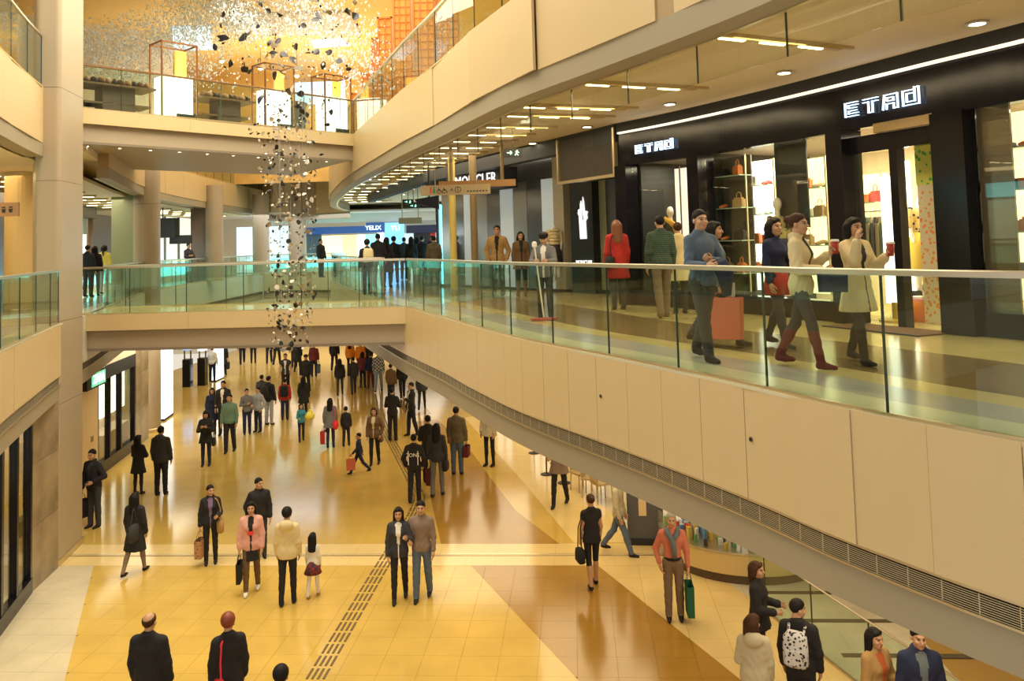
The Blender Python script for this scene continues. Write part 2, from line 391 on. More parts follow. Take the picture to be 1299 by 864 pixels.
def railing(C, t0, t1, z, label, joints0=None, pw=1.36, off=.05, h=1.08, rail=.05, group=None, mg=None, mr=None):
    p0 = C.pt((t0+t1)/2, off)
    root = thing('glass_railing', label, 'railing', (p0[0], p0[1], z), group=group)
    P, N = C.seg(t0, t1)
    P = [p-p0+n*off for p, n in zip(P, N)]
    obj('handrail', MB().sweep(P, N, [(-rail*.6, h-.012), (-rail*.6, h+rail-.02), (-rail*.3, h+rail-.012), (rail*.5, h+rail-.012), (rail*.5, h-.012)]), mr or M_STEEL, root)
    obj('base_channel', MB().sweep(P, N, [(-.025, -.01), (-.025, .025), (.025, .025), (.025, -.01)]), M_BRASS, root)
    j = [t0]
    k = joints0 if joints0 is not None else t0
    while k > t0+.2: k -= pw
    while k < t1-.2:
        if k > t0+.2: j.append(k)
        k += pw
    j.append(t1)
    for a, b in zip(j[:-1], j[1:]):
        t = (a+b)/2; p = C.pt(t, off)-p0
        bx('pane', (p[0], p[1], h/2+.005), (b-a-.012, .014, h-.01), mg or M_GLASS, root, C.ang(t)+math.pi)
        q = C.pt(b, off)-p0
        bx('pane_joint', (q[0], q[1], h/2+.005), (.014, .018, h-.01), M_EDGE, root, C.ang(b)+math.pi)
    return root

# ---- right-hand mezzanine: slab, face, railing
iE = lambda y: E_.find(y)
def slab(C, t0, t1, z, strips, thick=.9, kind='structure', name='floor', off0=.3, o0=0):
    P, N = C.seg(t0, t1, .5)
    root = obj(name, MB().sweep(P, N, [(off0, z-.02), (strips[-1][0], z-.02), (strips[-1][0], z-thick), (off0, z-thick)]), M_CEIL, kind=kind)
    for o1, mm in strips:
        obj('paving_strip', MB().sweep(P, N, [(o0, z-.03), (o0, z), (o1, z), (o1, z-.03)]), mm, root); o0 = o1
    return root
S_EDGE = mat('edge_stone', (.62, .57, .40), .2, noise=.05, nscale=1)
S_GREY = mat('grey_stone', (.42, .38, .34), .18, noise=.10, nscale=1.5)
S_TAN = mat('tan_stone', (.60, .46, .20), .14, noise=.10, nscale=1.2)
S_BRWN = mat('brown_stone_band', (.22, .145, .06), .16, noise=.15, nscale=1.2)
MZ = [(.55, S_EDGE), (1.08, S_GREY), (1.5, S_TAN), (3.12, S_BRWN), (11, S_TAN)]
slab(E_, iE(48), iE(-2.9), Z1, MZ, 1.3)
jE = iE(6.4)
fascia(E_, iE(19.0), iE(1.5), Z1, 1.05, .68, grille=True, bars=True)
fascia(E_, iE(48), iE(19.0), Z1, 1.05, 1.36, grille=True, slats=5)
railing(E_, iE(19.0), iE(1.5), Z1, 'curved glass railing with steel handrail before the black shopfronts', jE)
railing(E_, iE(48), iE(21.7), Z1, 'glass railing curving away behind the footbridge to the blue shops', jE)
# seam cover and small fixing sockets in the face
for px_, py_ in ((750, 503), (933, 558), (1281, 664)):
    q = E_.p[np.argmin(np.abs(np.array([PX+F*p[0]/p[1] for p in E_.p])-px_))]
    t = E_.find(q[1]); z_ = atd(px_, py_, q[1])[2]; p = E_.pt(t, -.003)
    o = obj('wall_socket', MB().lathe([(.016, 0), (.022, .002), (.022, .008), (.012, .008), (.010, .003)], n=12), M_DSTEEL, label={750: 'small round socket in the balcony face, far one of three', 933: 'small round socket in the balcony face, middle one of three', 1281: 'small round socket in the balcony face, nearest the right picture edge'}[px_], cat='socket', group='round sockets in the cream balcony face')
    o.location = (p[0], p[1], z_); n = E_.nrm(t); o.rotation_euler = Vector((-n[0], -n[1], 0)).to_track_quat('Z', 'Y').to_euler()
# ---- right-hand upper floor
slab(E_, iE(48), iE(-2.9), Z2, [(11, S_TAN)], 1.0)
fascia(E_, iE(48), iE(2), Z2, 1.2, 2.72, band=.29)
railing(E_, iE(48), iE(4), Z2, 'glass railing of the upper floor rising past the orange lattice', jE, rail=.06)
ceil = obj('ceiling', MB().sweep(*E_.seg(iE(48), iE(-2.9), .5), [(.34, 9.05), (.34, 8.95), (11, 8.95), (11, 9.05)]), M_CEIL, kind='structure')
gceil = obj('ceiling', MB().sweep(*E_.seg(iE(48), iE(-2.9), .5), [(.34, 3.7), (.34, 3.6), (11, 3.6), (11, 3.7)]), M_CEIL, kind='structure')

# ---- footbridges
def footbridge(label, A, B, A2, B2, z, joints=None, fl='', rails=True, hb=.37, deck=S_TAN):
    A, B, A2, B2 = map(np.array, (A, B, A2, B2)); d = (B-A)/np.linalg.norm(B-A); n = np.array([-d[1], d[0]]); Lg = np.linalg.norm(B-A)
    root = thing('footbridge', label, 'bridge', (*((A+B)/2), z-.8)); o = np.array(root.location)
    sh = lambda p: (p[0]-o[0], p[1]-o[1])
    obj('deck', MB().prism([sh(A+n*.06), sh(B+n*.06), sh(B2-n*.06), sh(A2-n*.06)], .55, .8), deck, root)
    obj('beam', MB().prism([sh(A+n*.16), sh(B+n*.16), sh(B2-n*.16), sh(A2-n*.16)], .0, .56), mat('bridge_beam', (.42, .34, .24), .45), root)
    obj('beam_lip', MB().prism([sh(A+n*.13), sh(B+n*.13), sh(B+n*.2), sh(A+n*.2)], -.06, .0), mat('beam_lip', (.24, .19, .14), .4), root)
    k = max(1, round(Lg/2.72)); wv = Lg/k; rz = math.atan2(d[1], d[0])
    for i in range(k):
        p = A+d*wv*(i+.5)+n*.03
        bx('fascia_panel', (*sh(p), .8-hb/2), (wv-.005, .06, hb), M_FASCIA, root, rz)
        p2 = A2+(B2-A2)*(i+.5)/k
        bx('fascia_panel', (*sh(p2), .8-hb/2), (np.linalg.norm(B2-A2)/k-.005, .06, hb), M_FASCIA, root, math.atan2(*(B2-A2)[::-1]))
    return root
bA, bB = (-10.13, 19.48), (-2.5, 19.02); bA2, bB2 = (-10.9, 22.1), (-3.45, 21.68)
footbridge('cream footbridge below with glass sides above the crowd', bA, bB, bA2, bB2, Z1)
BC = Curve([bA, (-6.3, 19.25), bB]); BC2 = Curve([bA2, (-7.2, 21.9), bB2])
railing(BC, 0, BC.L, Z1, 'near glass railing of the lower footbridge behind the hanging flakes', 1.12)
railing(BC2, 0, BC2.L, Z1, 'far glass railing of the lower footbridge', .6, off=-.05)
uA, uB = (-10.46, 20.1), (-4.95, 26.3); uA2, uB2 = (-15.5, 25), (-8.4, 31.5)
ub = footbridge('upper footbridge with cream edge carrying shoe display tables', uA, uB, uA2, uB2, Z2)
UC = Curve([uA, (-7.7, 23.15), uB])
railing(UC, 0, UC.L, Z2, 'glass railing with bronze handrail before the shoe displays', .95, mr=mat('bronze_rail', (.22, .12, .05), .35, .6))
# recessed downlights in the soffit of the upper footbridge
ud = (np.array(uB)-uA)/np.linalg.norm(np.array(uB)-uA); un = np.array([-ud[1], ud[0]])
DL = mesh(MB().lathe([(.055, 0), (.07, -.006), (.07, -.016), (.05, -.016), (.05, -.008)], n=14), mat('lamp_ring', (.75, .7, .6), .3, .6))
DLE = mesh(MB().lathe([(.05, -.004), (.05, -.012)], n=14), M_DOWN)
def downlight(loc, label, group, sc=1):
    r = thing('downlight', label, 'ceiling light', loc, group=group)
    o = obj('trim_ring', DL, None, r); o.scale = (sc, sc, sc); obj('lens', DLE, None, o)
    return r
for k in range(10):
    p = np.array(uA)+ud*(.5+k*.82)+un*1.0
    downlight((p[0], p[1], 9.2), 'small downlight in the soffit of the upper footbridge', 'soffit downlights of the upper footbridge', .8)

# ---- left-hand balconies
iL = lambda y: L_.find(y)
slab(L_, 0, iL(17.4), Z1, [(.5, S_EDGE), (1, S_GREY), (9, S_TAN)], 1.3)
fascia(L_, iL(9.5), iL(17.25), Z1, 1.05, 1.36, grille=True, slats=6)
railing(L_, iL(9.5), iL(17.2), Z1, 'glass railing of the left balcony ending at the big column', iL(15.2))
slab(L_, iL(20.5), iL(50), Z1, [(.5, S_EDGE), (1, S_GREY), (9, S_TAN)], 1.3)
fascia(L_, iL(19.2), iL(50), Z1, 1.05, 1.36, grille=True, slats=4, M=mat('cool_fascia', (.62, .60, .50), .4))
railing(L_, iL(22.2), iL(50), Z1, 'glass railing of the far left balcony beyond the footbridge', iL(24))
slab(L_, 0, iL(17.4), Z2, [(9, S_TAN)], 1.0, off0=.75, o0=.4)
fascia(L_, iL(9.5), iL(17.6), Z2, 1.2, 2.72, off=.4, band=.29)
railing(L_, iL(9.5), iL(17.5), Z2, 'glass railing of the upper left balcony above the cream face', iL(16.4), off=.46)
slab(L_, iL(20.5), iL(50), Z2, [(9, S_TAN)], 1.0)
fascia(L_, iL(22.8), iL(50), Z2, 1.2, 2.72, band=.29)
railing(L_, iL(24), iL(50), Z2, 'glass railing of the far upper left balcony', iL(24))
lceil = obj('ceiling', MB().sweep(*L_.seg(0, iL(50), .6), [(.75, 8.6), (.75, 8.5), (9, 8.5), (9, 8.6)]), M_CEIL, kind='structure')
obj('ceiling', MB().sweep(*L_.seg(0, iL(50), .6), [(.34, 3.7), (.34, 3.6), (9, 3.6), (9, 3.7)]), M_CEIL, kind='structure')
# ---- far end of the atrium
FE = Curve([(-15.1, 50.0), (-12.5, 49.9), (-9.7, 48.3)])
slab(FE, 0, FE.L, Z1, [(6, S_TAN)], 1.3)
fascia(FE, 0, FE.L, Z1, 1.05, 1.36, grille=True, slats=4)
railing(FE, .1, FE.L-.1, Z1, 'glass railing across the far end before the blue shops', 1)
fascia(FE, 0, FE.L, 11.4, 2.9, 2.72, band=.35)
slab(FE, 0, FE.L, Z2, [(6, S_TAN)], 1.0)
obj('wall_far', MB().box((-8, 57.0, 8), (44, .4, 17), 0), mat('far_wall', (.80, .74, .62), .6), kind='structure')
obj('ceiling', MB().box((-6, 53.5, 8.6), (40, 7, .1)), M_WHITE, kind='structure')
# ---- outer walls
obj('wall_left', MB().prism([(-17.5, 6), (-17.8, 6), (-25, 57), (-24.7, 57)], -.1, 16), mat('left_wall', (.62, .50, .34), .5, noise=.05, nscale=.5), kind='structure')
obj('wall_right', MB().prism([(9.6, -3), (9.9, -3), (9.9, 12), (6, 30), (4, 57), (3.7, 57), (5.7, 30), (9.6, 12)], -.1, 16), M_CREAM, kind='structure')
# ---- upper hall: roof with skylights
M_ROOF = mat('golden_ceiling', (.86, .62, .26), .45, noise=.08, nscale=.25)
roof = obj('ceiling', MB().prism([(-25, 21), (9, 21), (9, 57), (-25, 57)], 16, 16.2), M_ROOF, kind='structure')
obj('ceiling_coffer', MB().prism([(-11.5, 33), (-6.3, 33), (-6.6, 36.8), (-12, 36)], 15.9, 16), mat('coffer', (.60, .57, .53), .5), roof)
obj('window_1', MB().prism([(-14.2, 34.6), (-12.6, 34.6), (-13.9, 38.6), (-15.9, 38.6)], 15.9, 15.99), M_SKYP, kind='structure')
obj('window_2', MB().prism([(-9.0, 37.6), (-7.6, 37.4), (-7.4, 38.6), (-9.2, 38.8)], 15.9, 15.99), M_SKYP, kind='structure')
obj('window_3', MB().prism([(-4, 22), (2, 22), (1.5, 26), (-4, 26)], 15.9, 15.99), M_SKYP, kind='structure')
# ================================================================== COLUMNS
M_COLW = mat('orange_lit_column', (.62, .44, .20), .4)  # warm tone carries the orange light that falls on this column
def column(label, poly=None, c=None, r=.45, z0=0, z1=16, m=None, pil=None):
    base = c if c is not None else poly[0]
    root = thing('column', label, 'column', (base[0], base[1], z0)); n = 28
    mm = m or M_COL
    if poly is not None:
        pl = [(x-base[0], y-base[1]) for x, y in poly]
        hs = [0, 3.3, 5.02, 8.0, 10.0, z1]
        for a, b in zip(hs[:-1], hs[1:]): obj('cladding', MB().prism(pl, a+.004, b-.004), mm, root)
        cx, cy = np.mean(pl, axis=0); obj('base_trim', MB().prism([(cx+(x-cx)*1.06, cy+(y-cy)*1.06) for x, y in pl], 0, .12), M_BRASS, root)
    else:
        hs = [z0, 3.4, 8.2, z1] if z0 < 1 else [z0, z1]
        for a, b in zip(hs[:-1], hs[1:]):
            obj('cladding', MB().lathe([(r, a-z0+.004), (r, b-z0-.004)], n=n), mm, root, smooth=False)
        obj('base_trim', MB().lathe([(r*1.06, 0), (r*1.06, .12), (r, .14)], n=n), M_BRASS, root)
        if pil: obj('pilaster', MB().box((pil[0], pil[1], (z1-z0)/2), (pil[2], pil[3], z1-z0)), pil[4], root)
    return root
def rounded(poly, r=.12, n=5):
    out = []; k = len(poly)
    for i in range(k):
        p = np.array(poly[i], float); a = np.array(poly[i-1], float)-p; b = np.array(poly[(i+1) % k], float)-p
        a = a/np.linalg.norm(a)*r; b = b/np.linalg.norm(b)*r
        for j in range(n+1):
            t = j/n; out.append(tuple((1-t)**2*(p+a)+2*t*(1-t)*p+t*t*(p+b)))
    return out
column('tall grey-beige column in front on the left', poly=rounded([(-9.58, 17.5), (-9.82, 18.95), (-11.0, 18.95), (-10.05, 17.42)], .1))
column('orange lit column inside the left balcony', c=(-12.2, 20.6), r=.40, z0=5.0, z1=8.5, m=M_COLW)
M_GRN = mat('green_lit_pilaster', (.34, .38, .24), .35); M_DKP = mat('dark_pilaster', (.22, .16, .13), .4)  # the green stands in for green light falling on the pilaster
column('nearest thick round column behind the footbridge on the left', c=(-13.4, 30.3), r=.46, z1=9.6, pil=(-.85, .25, .9, .5, M_GRN))
column('second round column along the far left balcony', c=(-14.5, 40.2), r=.42, z0=5.0, z1=9.6, pil=(-.75, .25, .8, .5, M_DKP))
column('round column behind the left side of the hanging flakes', c=(-14.4, 47.3), r=.46, z0=5.0, z1=9.6)
column('round column hidden behind the falling flakes', c=(-13.1, 50.3), r=.52, z0=5.0, z1=9.6)
column('slim yellow lit post beside the hanging direction sign', c=tuple(at(577, 373, 5.0)[:2]), r=.10, z0=5.0, z1=8.95, m=mat('yellow_post', (.80, .62, .18), .3))
column('slim bronze post right of the yellow post', c=tuple(at(604, 373, 5.0)[:2]), r=.10, z0=5.0, z1=8.95, m=mat('bronze_post', (.30, .21, .10), .3))

# ================================================================== GROUND FLOOR, LEFT
def poly_wall(pts, t=.2):
    P = [np.array(p) for p in pts]; N = []
    for i in range(len(P)):
        d = P[min(i+1, len(P)-1)]-P[max(i-1, 0)]; d = d/np.linalg.norm(d); N.append(np.array([-d[1], d[0]]))
    return P, N
gl = thing('shopfront', 'black framed glass shopfront at the left edge under the balcony', 'shopfront', (-8.9, 14.4, 0))
def along(p, q, s, off=0):
    p, q = np.array(p, float), np.array(q, float); d = (q-p)/np.linalg.norm(q-p); return p+d*s+np.array([-d[1], d[0]])*off, math.atan2(d[1], d[0])
A0, A1 = (-7.6, 9.5), (-9.45, 16.2); LA = math.dist(A0, A1)
def gbox(root, name, p, q, s0, s1, z0, z1, th, m, off=0):
    c, rz = along(p, q, (s0+s1)/2, off); l = root.location
    return bx(name, (c[0]-l[0], c[1]-l[1], (z0+z1)/2-l[2]), (s1-s0, th, z1-z0), m, root, rz)
gbox(gl, 'plinth', A0, A1, 0, LA, 0, .28, .16, M_BLACK)
gbox(gl, 'head_frame', A0, A1, 0, LA, 3.15, 3.45, .12, M_BLACKM)
for s0, s1 in ((.0, .1), (2.3, 2.42), (4.2, 4.34), (5.15, 5.27), (6.0, 6.1), (LA-.1, LA)): gbox(gl, 'frame_post', A0, A1, s0, s1, .28, 3.15, .14, M_BLACK)
for s0, s1 in ((.1, 2.3), (2.42, 4.2), (4.34, 5.15), (5.27, 6.0), (6.1, LA-.1)): gbox(gl, 'pane', A0, A1, s0, s1, .28, 3.15, .015, M_WGLASS)
bx('wall_1', (-10.7, 13.4, 1.7), (.1, 7.5, 3.4), mat('shop_cream', (.72, .58, .36), .6), rz=rad(15), kind='structure')
pier = thing('stone_pier', 'brown veined stone pier between the shop window and the big column', 'pier', (-9.6, 16.9, 0))
for a, b in ((0, 1.2), (1.2, 2.4), (2.4, 3.45)): gbox(pier, 'slab', A1, (-9.62, 17.45), -.05, 1.25, a+.003, b-.003, .12, M_MARBLE)
# shopfront beyond the column
B0, B1 = (-11.55, 19.3), (-12.75, 28.0); LB = math.dist(B0, B1)
g2 = thing('shopfront', 'shopfront with cream door panel and black framed windows beside the leaning man', 'shopfront', (-12.1, 23.5, 0))
gbox(g2, 'plinth', B0, B1, 0, LB-.3, 0, .35, .2, M_BLACK)
gbox(g2, 'door_panel', B0, B1, 2.4, 4.9, .0, 2.7, .10, mat('cream_panel', (.82, .62, .34), .45), -.06)
gbox(g2, 'door_plate', B0, B1, 4.35, 4.5, 1.15, 1.3, .12, mat('brown_plate', (.3, .18, .07), .4), -.07)
gbox(g2, 'head_frame', B0, B1, 0, LB-.3, 2.7, 3.1, .16, M_BLACKM)
gbox(g2, 'bulkhead', B0, B1, 0, LB-.3, 3.1, 3.6, .14, M_CREAM)
for s0, s1 in ((4.95, 5.07), (6.0, 6.08), (7.0, 7.1), (LB-.42, LB-.3)): gbox(g2, 'frame_post', B0, B1, s0, s1, .35, 2.7, .16, M_BLACK)
for s0, s1 in ((5.07, 6.0), (6.08, 7.0), (7.1, LB-.42)): gbox(g2, 'pane', B0, B1, s0, s1, .35, 2.7, .015, M_WGLASS)
for s0, s1, z0, z1, mm in ((6.4, 7.6, .4, 2.6, M_AMBER), (8.0, 10.4, 1.1, 2.6, M_LBOX)): gbox(g2, 'lit_back_panel', B0, B1, s0, s1, z0, z1, .05, mm, .9)
gbox(g2, 'display_plinth', B0, B1, 6.6, 9.0, .0, .85, .5, mat('display_brown', (.25, .19, .12), .5), .55)
c_, rz_ = along(B0, B1, 6.5, 1.5); bx('wall_2', (c_[0], c_[1], 1.8), (10, .1, 3.6), M_CREAM, rz=rz_, kind='structure')
pier2 = thing('stone_pier', 'brown stone pier beside the nearest round column at ground level', 'pier', (-12.9, 28.4, 0))
for a, b in ((0, 1.2), (1.2, 2.4), (2.4, 3.5)): gbox(pier2, 'slab', B1, (-13.0, 29.6), -.3, 1.2, a+.003, b-.003, .14, M_MARBLE)
# lettered green-lit sign box
def text_mesh(s, size, mm, depth=.01, align='CENTER'):
    c = bpy.data.curves.new('lettering', 'FONT'); c.body = s; c.size = size; c.extrude = depth; c.align_x = align; c.align_y = 'CENTER'; c.resolution_u = 2
    o = bpy.data.objects.new('lettering', c); COL.objects.link(o); bpy.context.view_layer.update()
    me = bpy.data.meshes.new_from_object(o.evaluated_get(bpy.context.evaluated_depsgraph_get()))
    bpy.data.objects.remove(o); me.materials.clear(); me.materials.append(mm)
    return me
def stand_text(name, me, parent, loc, rz):
    o = bpy.data.objects.new(name, me); COL.objects.link(o); o.parent = parent; o.location = loc; o.rotation_euler = (math.pi/2, 0, rz); return o
c_, rz_ = along(B0, B1, 3.9, -.35)
sg = thing('shop_sign', 'small dark sign box with green-white lit lettering above the cream door panel', 'sign', (c_[0], c_[1], 2.75), rz_)
obj('sign_box', MB().box((0, 0, .22), (1.5, .16, .46)), M_BLACKM, sg)
obj('sign_face', MB().box((.1, -.085, .22), (1.05, .012, .36)), mat('lit_green_sign', (.25, .8, .5), .5, emit=.9, ecol=(.15, .65, .38)), sg)
stand_text('lettering', text_mesh('ZARA', .34, M_COOL), sg, (.1, -.095, .22), 0)
# cosmetics shop further on: bright end panel, counters, goods
C0, C1 = (-13.6, 32.0), (-13.75, 33.2)
ls = thing('light_wall', 'tall glowing white end wall of the cosmetics shop beside the grey column', 'lit panel', (-13.7, 32.2, 0))
gbox(ls, 'panel', C0, C1, 0, 1.2, .08, 3.4, .18, M_COOL); gbox(ls, 'base', C0, C1, 0, 1.22, 0, .08, .2, M_BLACKM)
for k, (x, y, hh, lab) in enumerate(((-15.75, 40.0, 2.6, 'tall dark display stand with glowing blue top, left one of the pair'), (-15.15, 40.3, 2.5, 'tall dark display stand with white box, right one of the pair'))):
    st = thing('display_stand', lab, 'stand', (x, y, 0))
    obj('cabinet', MB().box((0, 0, .65), (.36, .4, 1.3)), M_BLACK, st); obj('lit_head', MB().box((0, 0, hh-.45), (.34, .34, .8)), M_BLUE if k == 0 else M_COOL, st)
    for sx in (-.15, .15): obj('post', MB().box((sx, 0, 1.4), (.05, .05, .6)), M_BLACKM, st)
lw = thing('light_wall', 'white glowing slab right of the dark display stands', 'lit panel', (-14.95, 41.8, 0)); obj('panel', MB().box((0, 0, 1.5), (.2, 1.1, 2.9)), M_COOL, lw); obj('base', MB().box((0, 0, .03), (.24, 1.14, .06)), M_BLACKM, lw)
rnd = random.Random(3)
for k in range(4):
    ct = thing('cosmetics_table', 'low white table of cosmetics in the bright shop', 'table', (-16.6-.5*(k % 2), 33.5+1.5*k, 0), rad(10), 'cosmetics tables in the bright shop')
    obj('table_top', MB().box((0, 0, .9), (1.3, .8, .06)), M_WHITE, ct); obj('table_base', MB().box((0, 0, .43), (1.1, .6, .87)), M_CREAM, ct)
    for j in range(7):
        bx('product', (-.5+.16*j, rnd.uniform(-.2, .2), .93+.07), (.07, .07, rnd.uniform(.1, .2)), mat('product_%d' % (j % 4), [(.8, .6, .2), (.1, .1, .12), (.7, .2, .15), (.9, .85, .8)][j % 4], .3), ct)
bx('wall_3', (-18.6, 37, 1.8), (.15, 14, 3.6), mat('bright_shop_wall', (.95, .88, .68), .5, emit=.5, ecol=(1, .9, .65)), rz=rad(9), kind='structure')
# ================================================================== MEZZANINE, FAR LEFT SHOPS
PLf = lambda y, off: L_.pt(L_.find(y), off)
ml = thing('shopfront', 'dark grey shopfront with glowing white window behind the left balcony', 'shopfront', (*PLf(30, 4.2), 5))
def lbox(root, name, y0, y1, off, z0, z1, th, m):
    a, b = PLf(y0, off), PLf(y1, off); c = (a+b)/2; l = root.location
    return bx(name, (c[0]-l[0], c[1]-l[1], (z0+z1)/2-l[2]), (np.linalg.norm(b-a), th, z1-z0), m, root, math.atan2(*(b-a)[::-1]))
lbox(ml, 'dark_panel', 21, 31.5, 4.2, 5, 8.0, .2, mat('charcoal', (.07, .07, .085), .3)); lbox(ml, 'header', 21, 37, 4.1, 8.0, 8.5, .3, mat('brown_header', (.10, .05, .025), .4))
lbox(ml, 'lit_window', 31.6, 36.5, 4.25, 5.2, 7.3, .15, M_COOL); lbox(ml, 'upper_window', 31.6, 36.5, 4.25, 7.35, 8.0, .15, mat('greenish_pane', (.35, .42, .30), .3))
lbox(ml, 'blue_sign', 28.6, 30.4, 4.05, 6.0, 6.25, .06, M_BLUE)
m2 = thing('shopfront', 'brown and white shopfront seen between the two left columns', 'shopfront', (*PLf(41, 4.2), 5))
lbox(m2, 'brown_panel', 37, 40, 4.2, 5, 8.2, .2, mat('reddish_wood', (.26, .14, .07), .4)); lbox(m2, 'lit_window', 40, 50, 4.3, 5, 8.4, .2, mat('lit_pale_window', (1, 1, .9), .5, emit=.6, ecol=(.92, 1, .85)))
for k in range(4): lbox(m2, 'mullion', 41.5+2*k, 41.7+2*k, 4.15, 5, 8.4, .1, M_DKP)
m3 = thing('ceiling_box', 'black hanging box sign between the left columns', 'sign', (*PLf(38.5, 1.6), 7.2)); obj('box', MB().box((0, 0, .35), (1.3, .5, .9)), M_BLACKM, m3); obj('box', MB().box((.75, .2, -.2), (.9, .4, .4)), M_BLACKM, m3)
obj('hanger', MB().tube([(0, 0, .8), (0, 0, 1.3)], .03), M_BLACKM, m3)
m4 = thing('wall_sign', 'orange-brown direction sign at the left edge of the mezzanine', 'sign', tuple(atd(4, 266, 19.0)))
obj('board', MB().box((0, 0, 0), (.75, .06, .32)), mat('sign_brown', (.45, .24, .10), .4), m4)
for k in range(3):
    obj('pictogram', MB().lathe([(.035, -.01), (.035, .01)], n=10).add([(-.03, 0, -.12), (.03, 0, -.12), (.045, 0, -.04), (-.045, 0, -.04), (-.03, .01, -.12), (.03, .01, -.12), (.045, .01, -.04), (-.045, .01, -.04)], [(0, 1, 2, 3), (4, 7, 6, 5), (0, 4, 5, 1), (2, 6, 7, 3)]), [mat('sign_red', (.7, .05, .02), .5), M_BLACKM, M_BLACKM][k], m4, loc=(-.12+.16*k, -.04, .05))
lsf = thing('shopfront', 'teal lit shopfront behind the left balcony at the picture edge', 'shopfront', (*PLf(17, 5.5), 5))
lbox(lsf, 'lit_window', 12, 17.4, 5.5, 5.2, 7.4, .1, mat('lit_greenish', (.7, .9, .75), .5, emit=.7, ecol=(.75, .95, .7)))
lbox(lsf, 'cyan_fascia', 12, 17.4, 5.4, 7.5, 8.0, .15, M_CYAN); lbox(lsf, 'black_header', 12, 18, 5.35, 8.0, 8.25, .2, M_BLACKM)
for k in range(3): lbox(lsf, 'mullion', 13+2*k, 13.2+2*k, 5.35, 5.2, 7.5, .1, M_BLACKM)
# ================================================================== MEZZANINE, FAR END SHOPS
fs = thing('shopfront', 'row of blue lit shops across the far end of the mezzanine', 'shopfront', (-9, 53, 5))
def fbox(name, px0, px1, z0, z1, m, Y=53.0, th=.2):
    x0, x1 = (px0-PX)/F*Y, (px1-PX)/F*Y
    return bx(name, ((x0+x1)/2+9, Y-53, (z0+z1)/2-5), (x1-x0, th, z1-z0), m, fs)
M_NAVY = mat('navy_fascia', (.03, .08, .25), .3, emit=.25, ecol=(.05, .2, .6))
fbox('bulkhead', 320, 640, 8.0, 8.55, M_WHITE, 52.9); fbox('sign_fascia', 380, 464, 7.3, 7.75, M_NAVY, 52.8); fbox('sign_fascia', 488, 512, 7.2, 7.9, M_BLUE, 52.8)
fbox('sign_fascia', 464, 487, 7.3, 7.95, M_NAVY, 52.8); fbox('sign_fascia', 515, 560, 7.2, 7.7, mat('navy_dark', (.02, .03, .09), .3), 52.8)
fbox('lit_window', 408, 434, 5.3, 7.2, M_AMBER); fbox('lit_window', 434, 452, 5.3, 7.2, mat('lit_orange', (1, .7, .3), .5, emit=1.3, ecol=(1, .6, .2)))
fbox('dark_window', 380, 407, 5.3, 7.3, mat('grey_window', (.12, .14, .18), .2)); fbox('lit_window', 453, 462, 5.0, 7.2, M_COOL); fbox('lit_window', 463, 478, 5.0, 7.2, M_CYAN)
fbox('lit_window', 478, 486, 5.0, 7.4, M_COOL); fbox('lit_window', 487, 511, 5.0, 7.2, M_BLUE); fbox('lit_window', 512, 524, 5.0, 7.2, mat('lit_grey', (.6, .75, .75), .4, emit=.7, ecol=(.6, .8, .8)))
fbox('dark_window', 524, 545, 5.0, 7.2, mat('dark_shop', (.03, .03, .05), .2)); fbox('red_banner', 545, 552, 5.8, 7.2, mat('red_banner', (.7, .05, .03), .5)); fbox('lit_window', 552, 640, 5.0, 7.9, mat('lit_pale_blue', (.8, .93, 1), .5, emit=.75, ecol=(.70, .90, 1)))
fbox('lit_window', 300, 379, 5.0, 7.9, mat('lit_pale_blue', (.8, .93, 1), .5))
stand_text('lettering', text_mesh('YU', .45, M_COOL), fs, ((501-PX)/F*52.6+9, -.45, 2.55), 0)
stand_text('lettering', text_mesh('YELIX', .40, M_COOL), fs, ((473-PX)/F*52.6+9, -.45, 2.6), 0)
# glowing strip along the far left parapets
for y0, y1 in ((26, 31), (33, 39.3), (41, 46.5)):
    a, b = PLf(y0, 2.6), PLf(y1, 2.6)
    o = thing('display_case', 'low cyan glowing display case behind the far left railing', 'display case', (*((a+b)/2), 5), math.atan2(*(b-a)[::-1]), 'cyan display cases behind the far left railing')
    obj('case', MB().box((0, 0, .5), (np.linalg.norm(b-a), .5, .5)), M_CYAN, o); obj('plinth', MB().box((0, 0, .125), (np.linalg.norm(b-a)-.1, .45, .25)), M_WHITE, o); obj('top', MB().box((0, 0, .77), (np.linalg.norm(b-a), .55, .04)), M_STEEL, o)
o = thing('display_case', 'long cyan glowing display case across the far end', 'display case', (-11.6, 51.2, 5)); obj('case', MB().box((0, 0, .55), (6.5, .5, .6)), M_CYAN, o); obj('plinth', MB().box((0, 0, .125), (6.3, .4, .25)), M_WHITE, o)

# ================================================================== MEZZANINE, RIGHT: BLACK BOUTIQUE
def on_front(px, py, off):
    az = math.tan(0)+0
    d = _fw+_R*(px-PX)/F-_U*(py-PY)/F; a = d[0]/d[1]
    ts = np.linspace(0, 12, 1200); pts = np.array([SF.at(t)+SF.nrm(t)*off for t in ts]); r = pts[:, 0]/pts[:, 1]
    i = int(np.argmin(np.abs(r-a))); Y = pts[i, 1]
    return ts[i], np.array([pts[i, 0], Y, CZ+d[2]/d[1]*Y])
sh = thing('shopfront', 'glossy black boutique front with outlined blue-white lettering', 'shopfront', (4.5, 14.2, 5))
def sbox(root, name, t0, t1, off, z0, z1, th, m):
    a, b = SF.pt(t0, off), SF.pt(t1, off); c = (a+b)/2; l = root.location
    return bx(name, (c[0]-l[0], c[1]-l[1], (z0+z1)/2-l[2]), (np.linalg.norm(b-a), th, z1-z0), m, root, math.atan2(*(b-a)[::-1]))
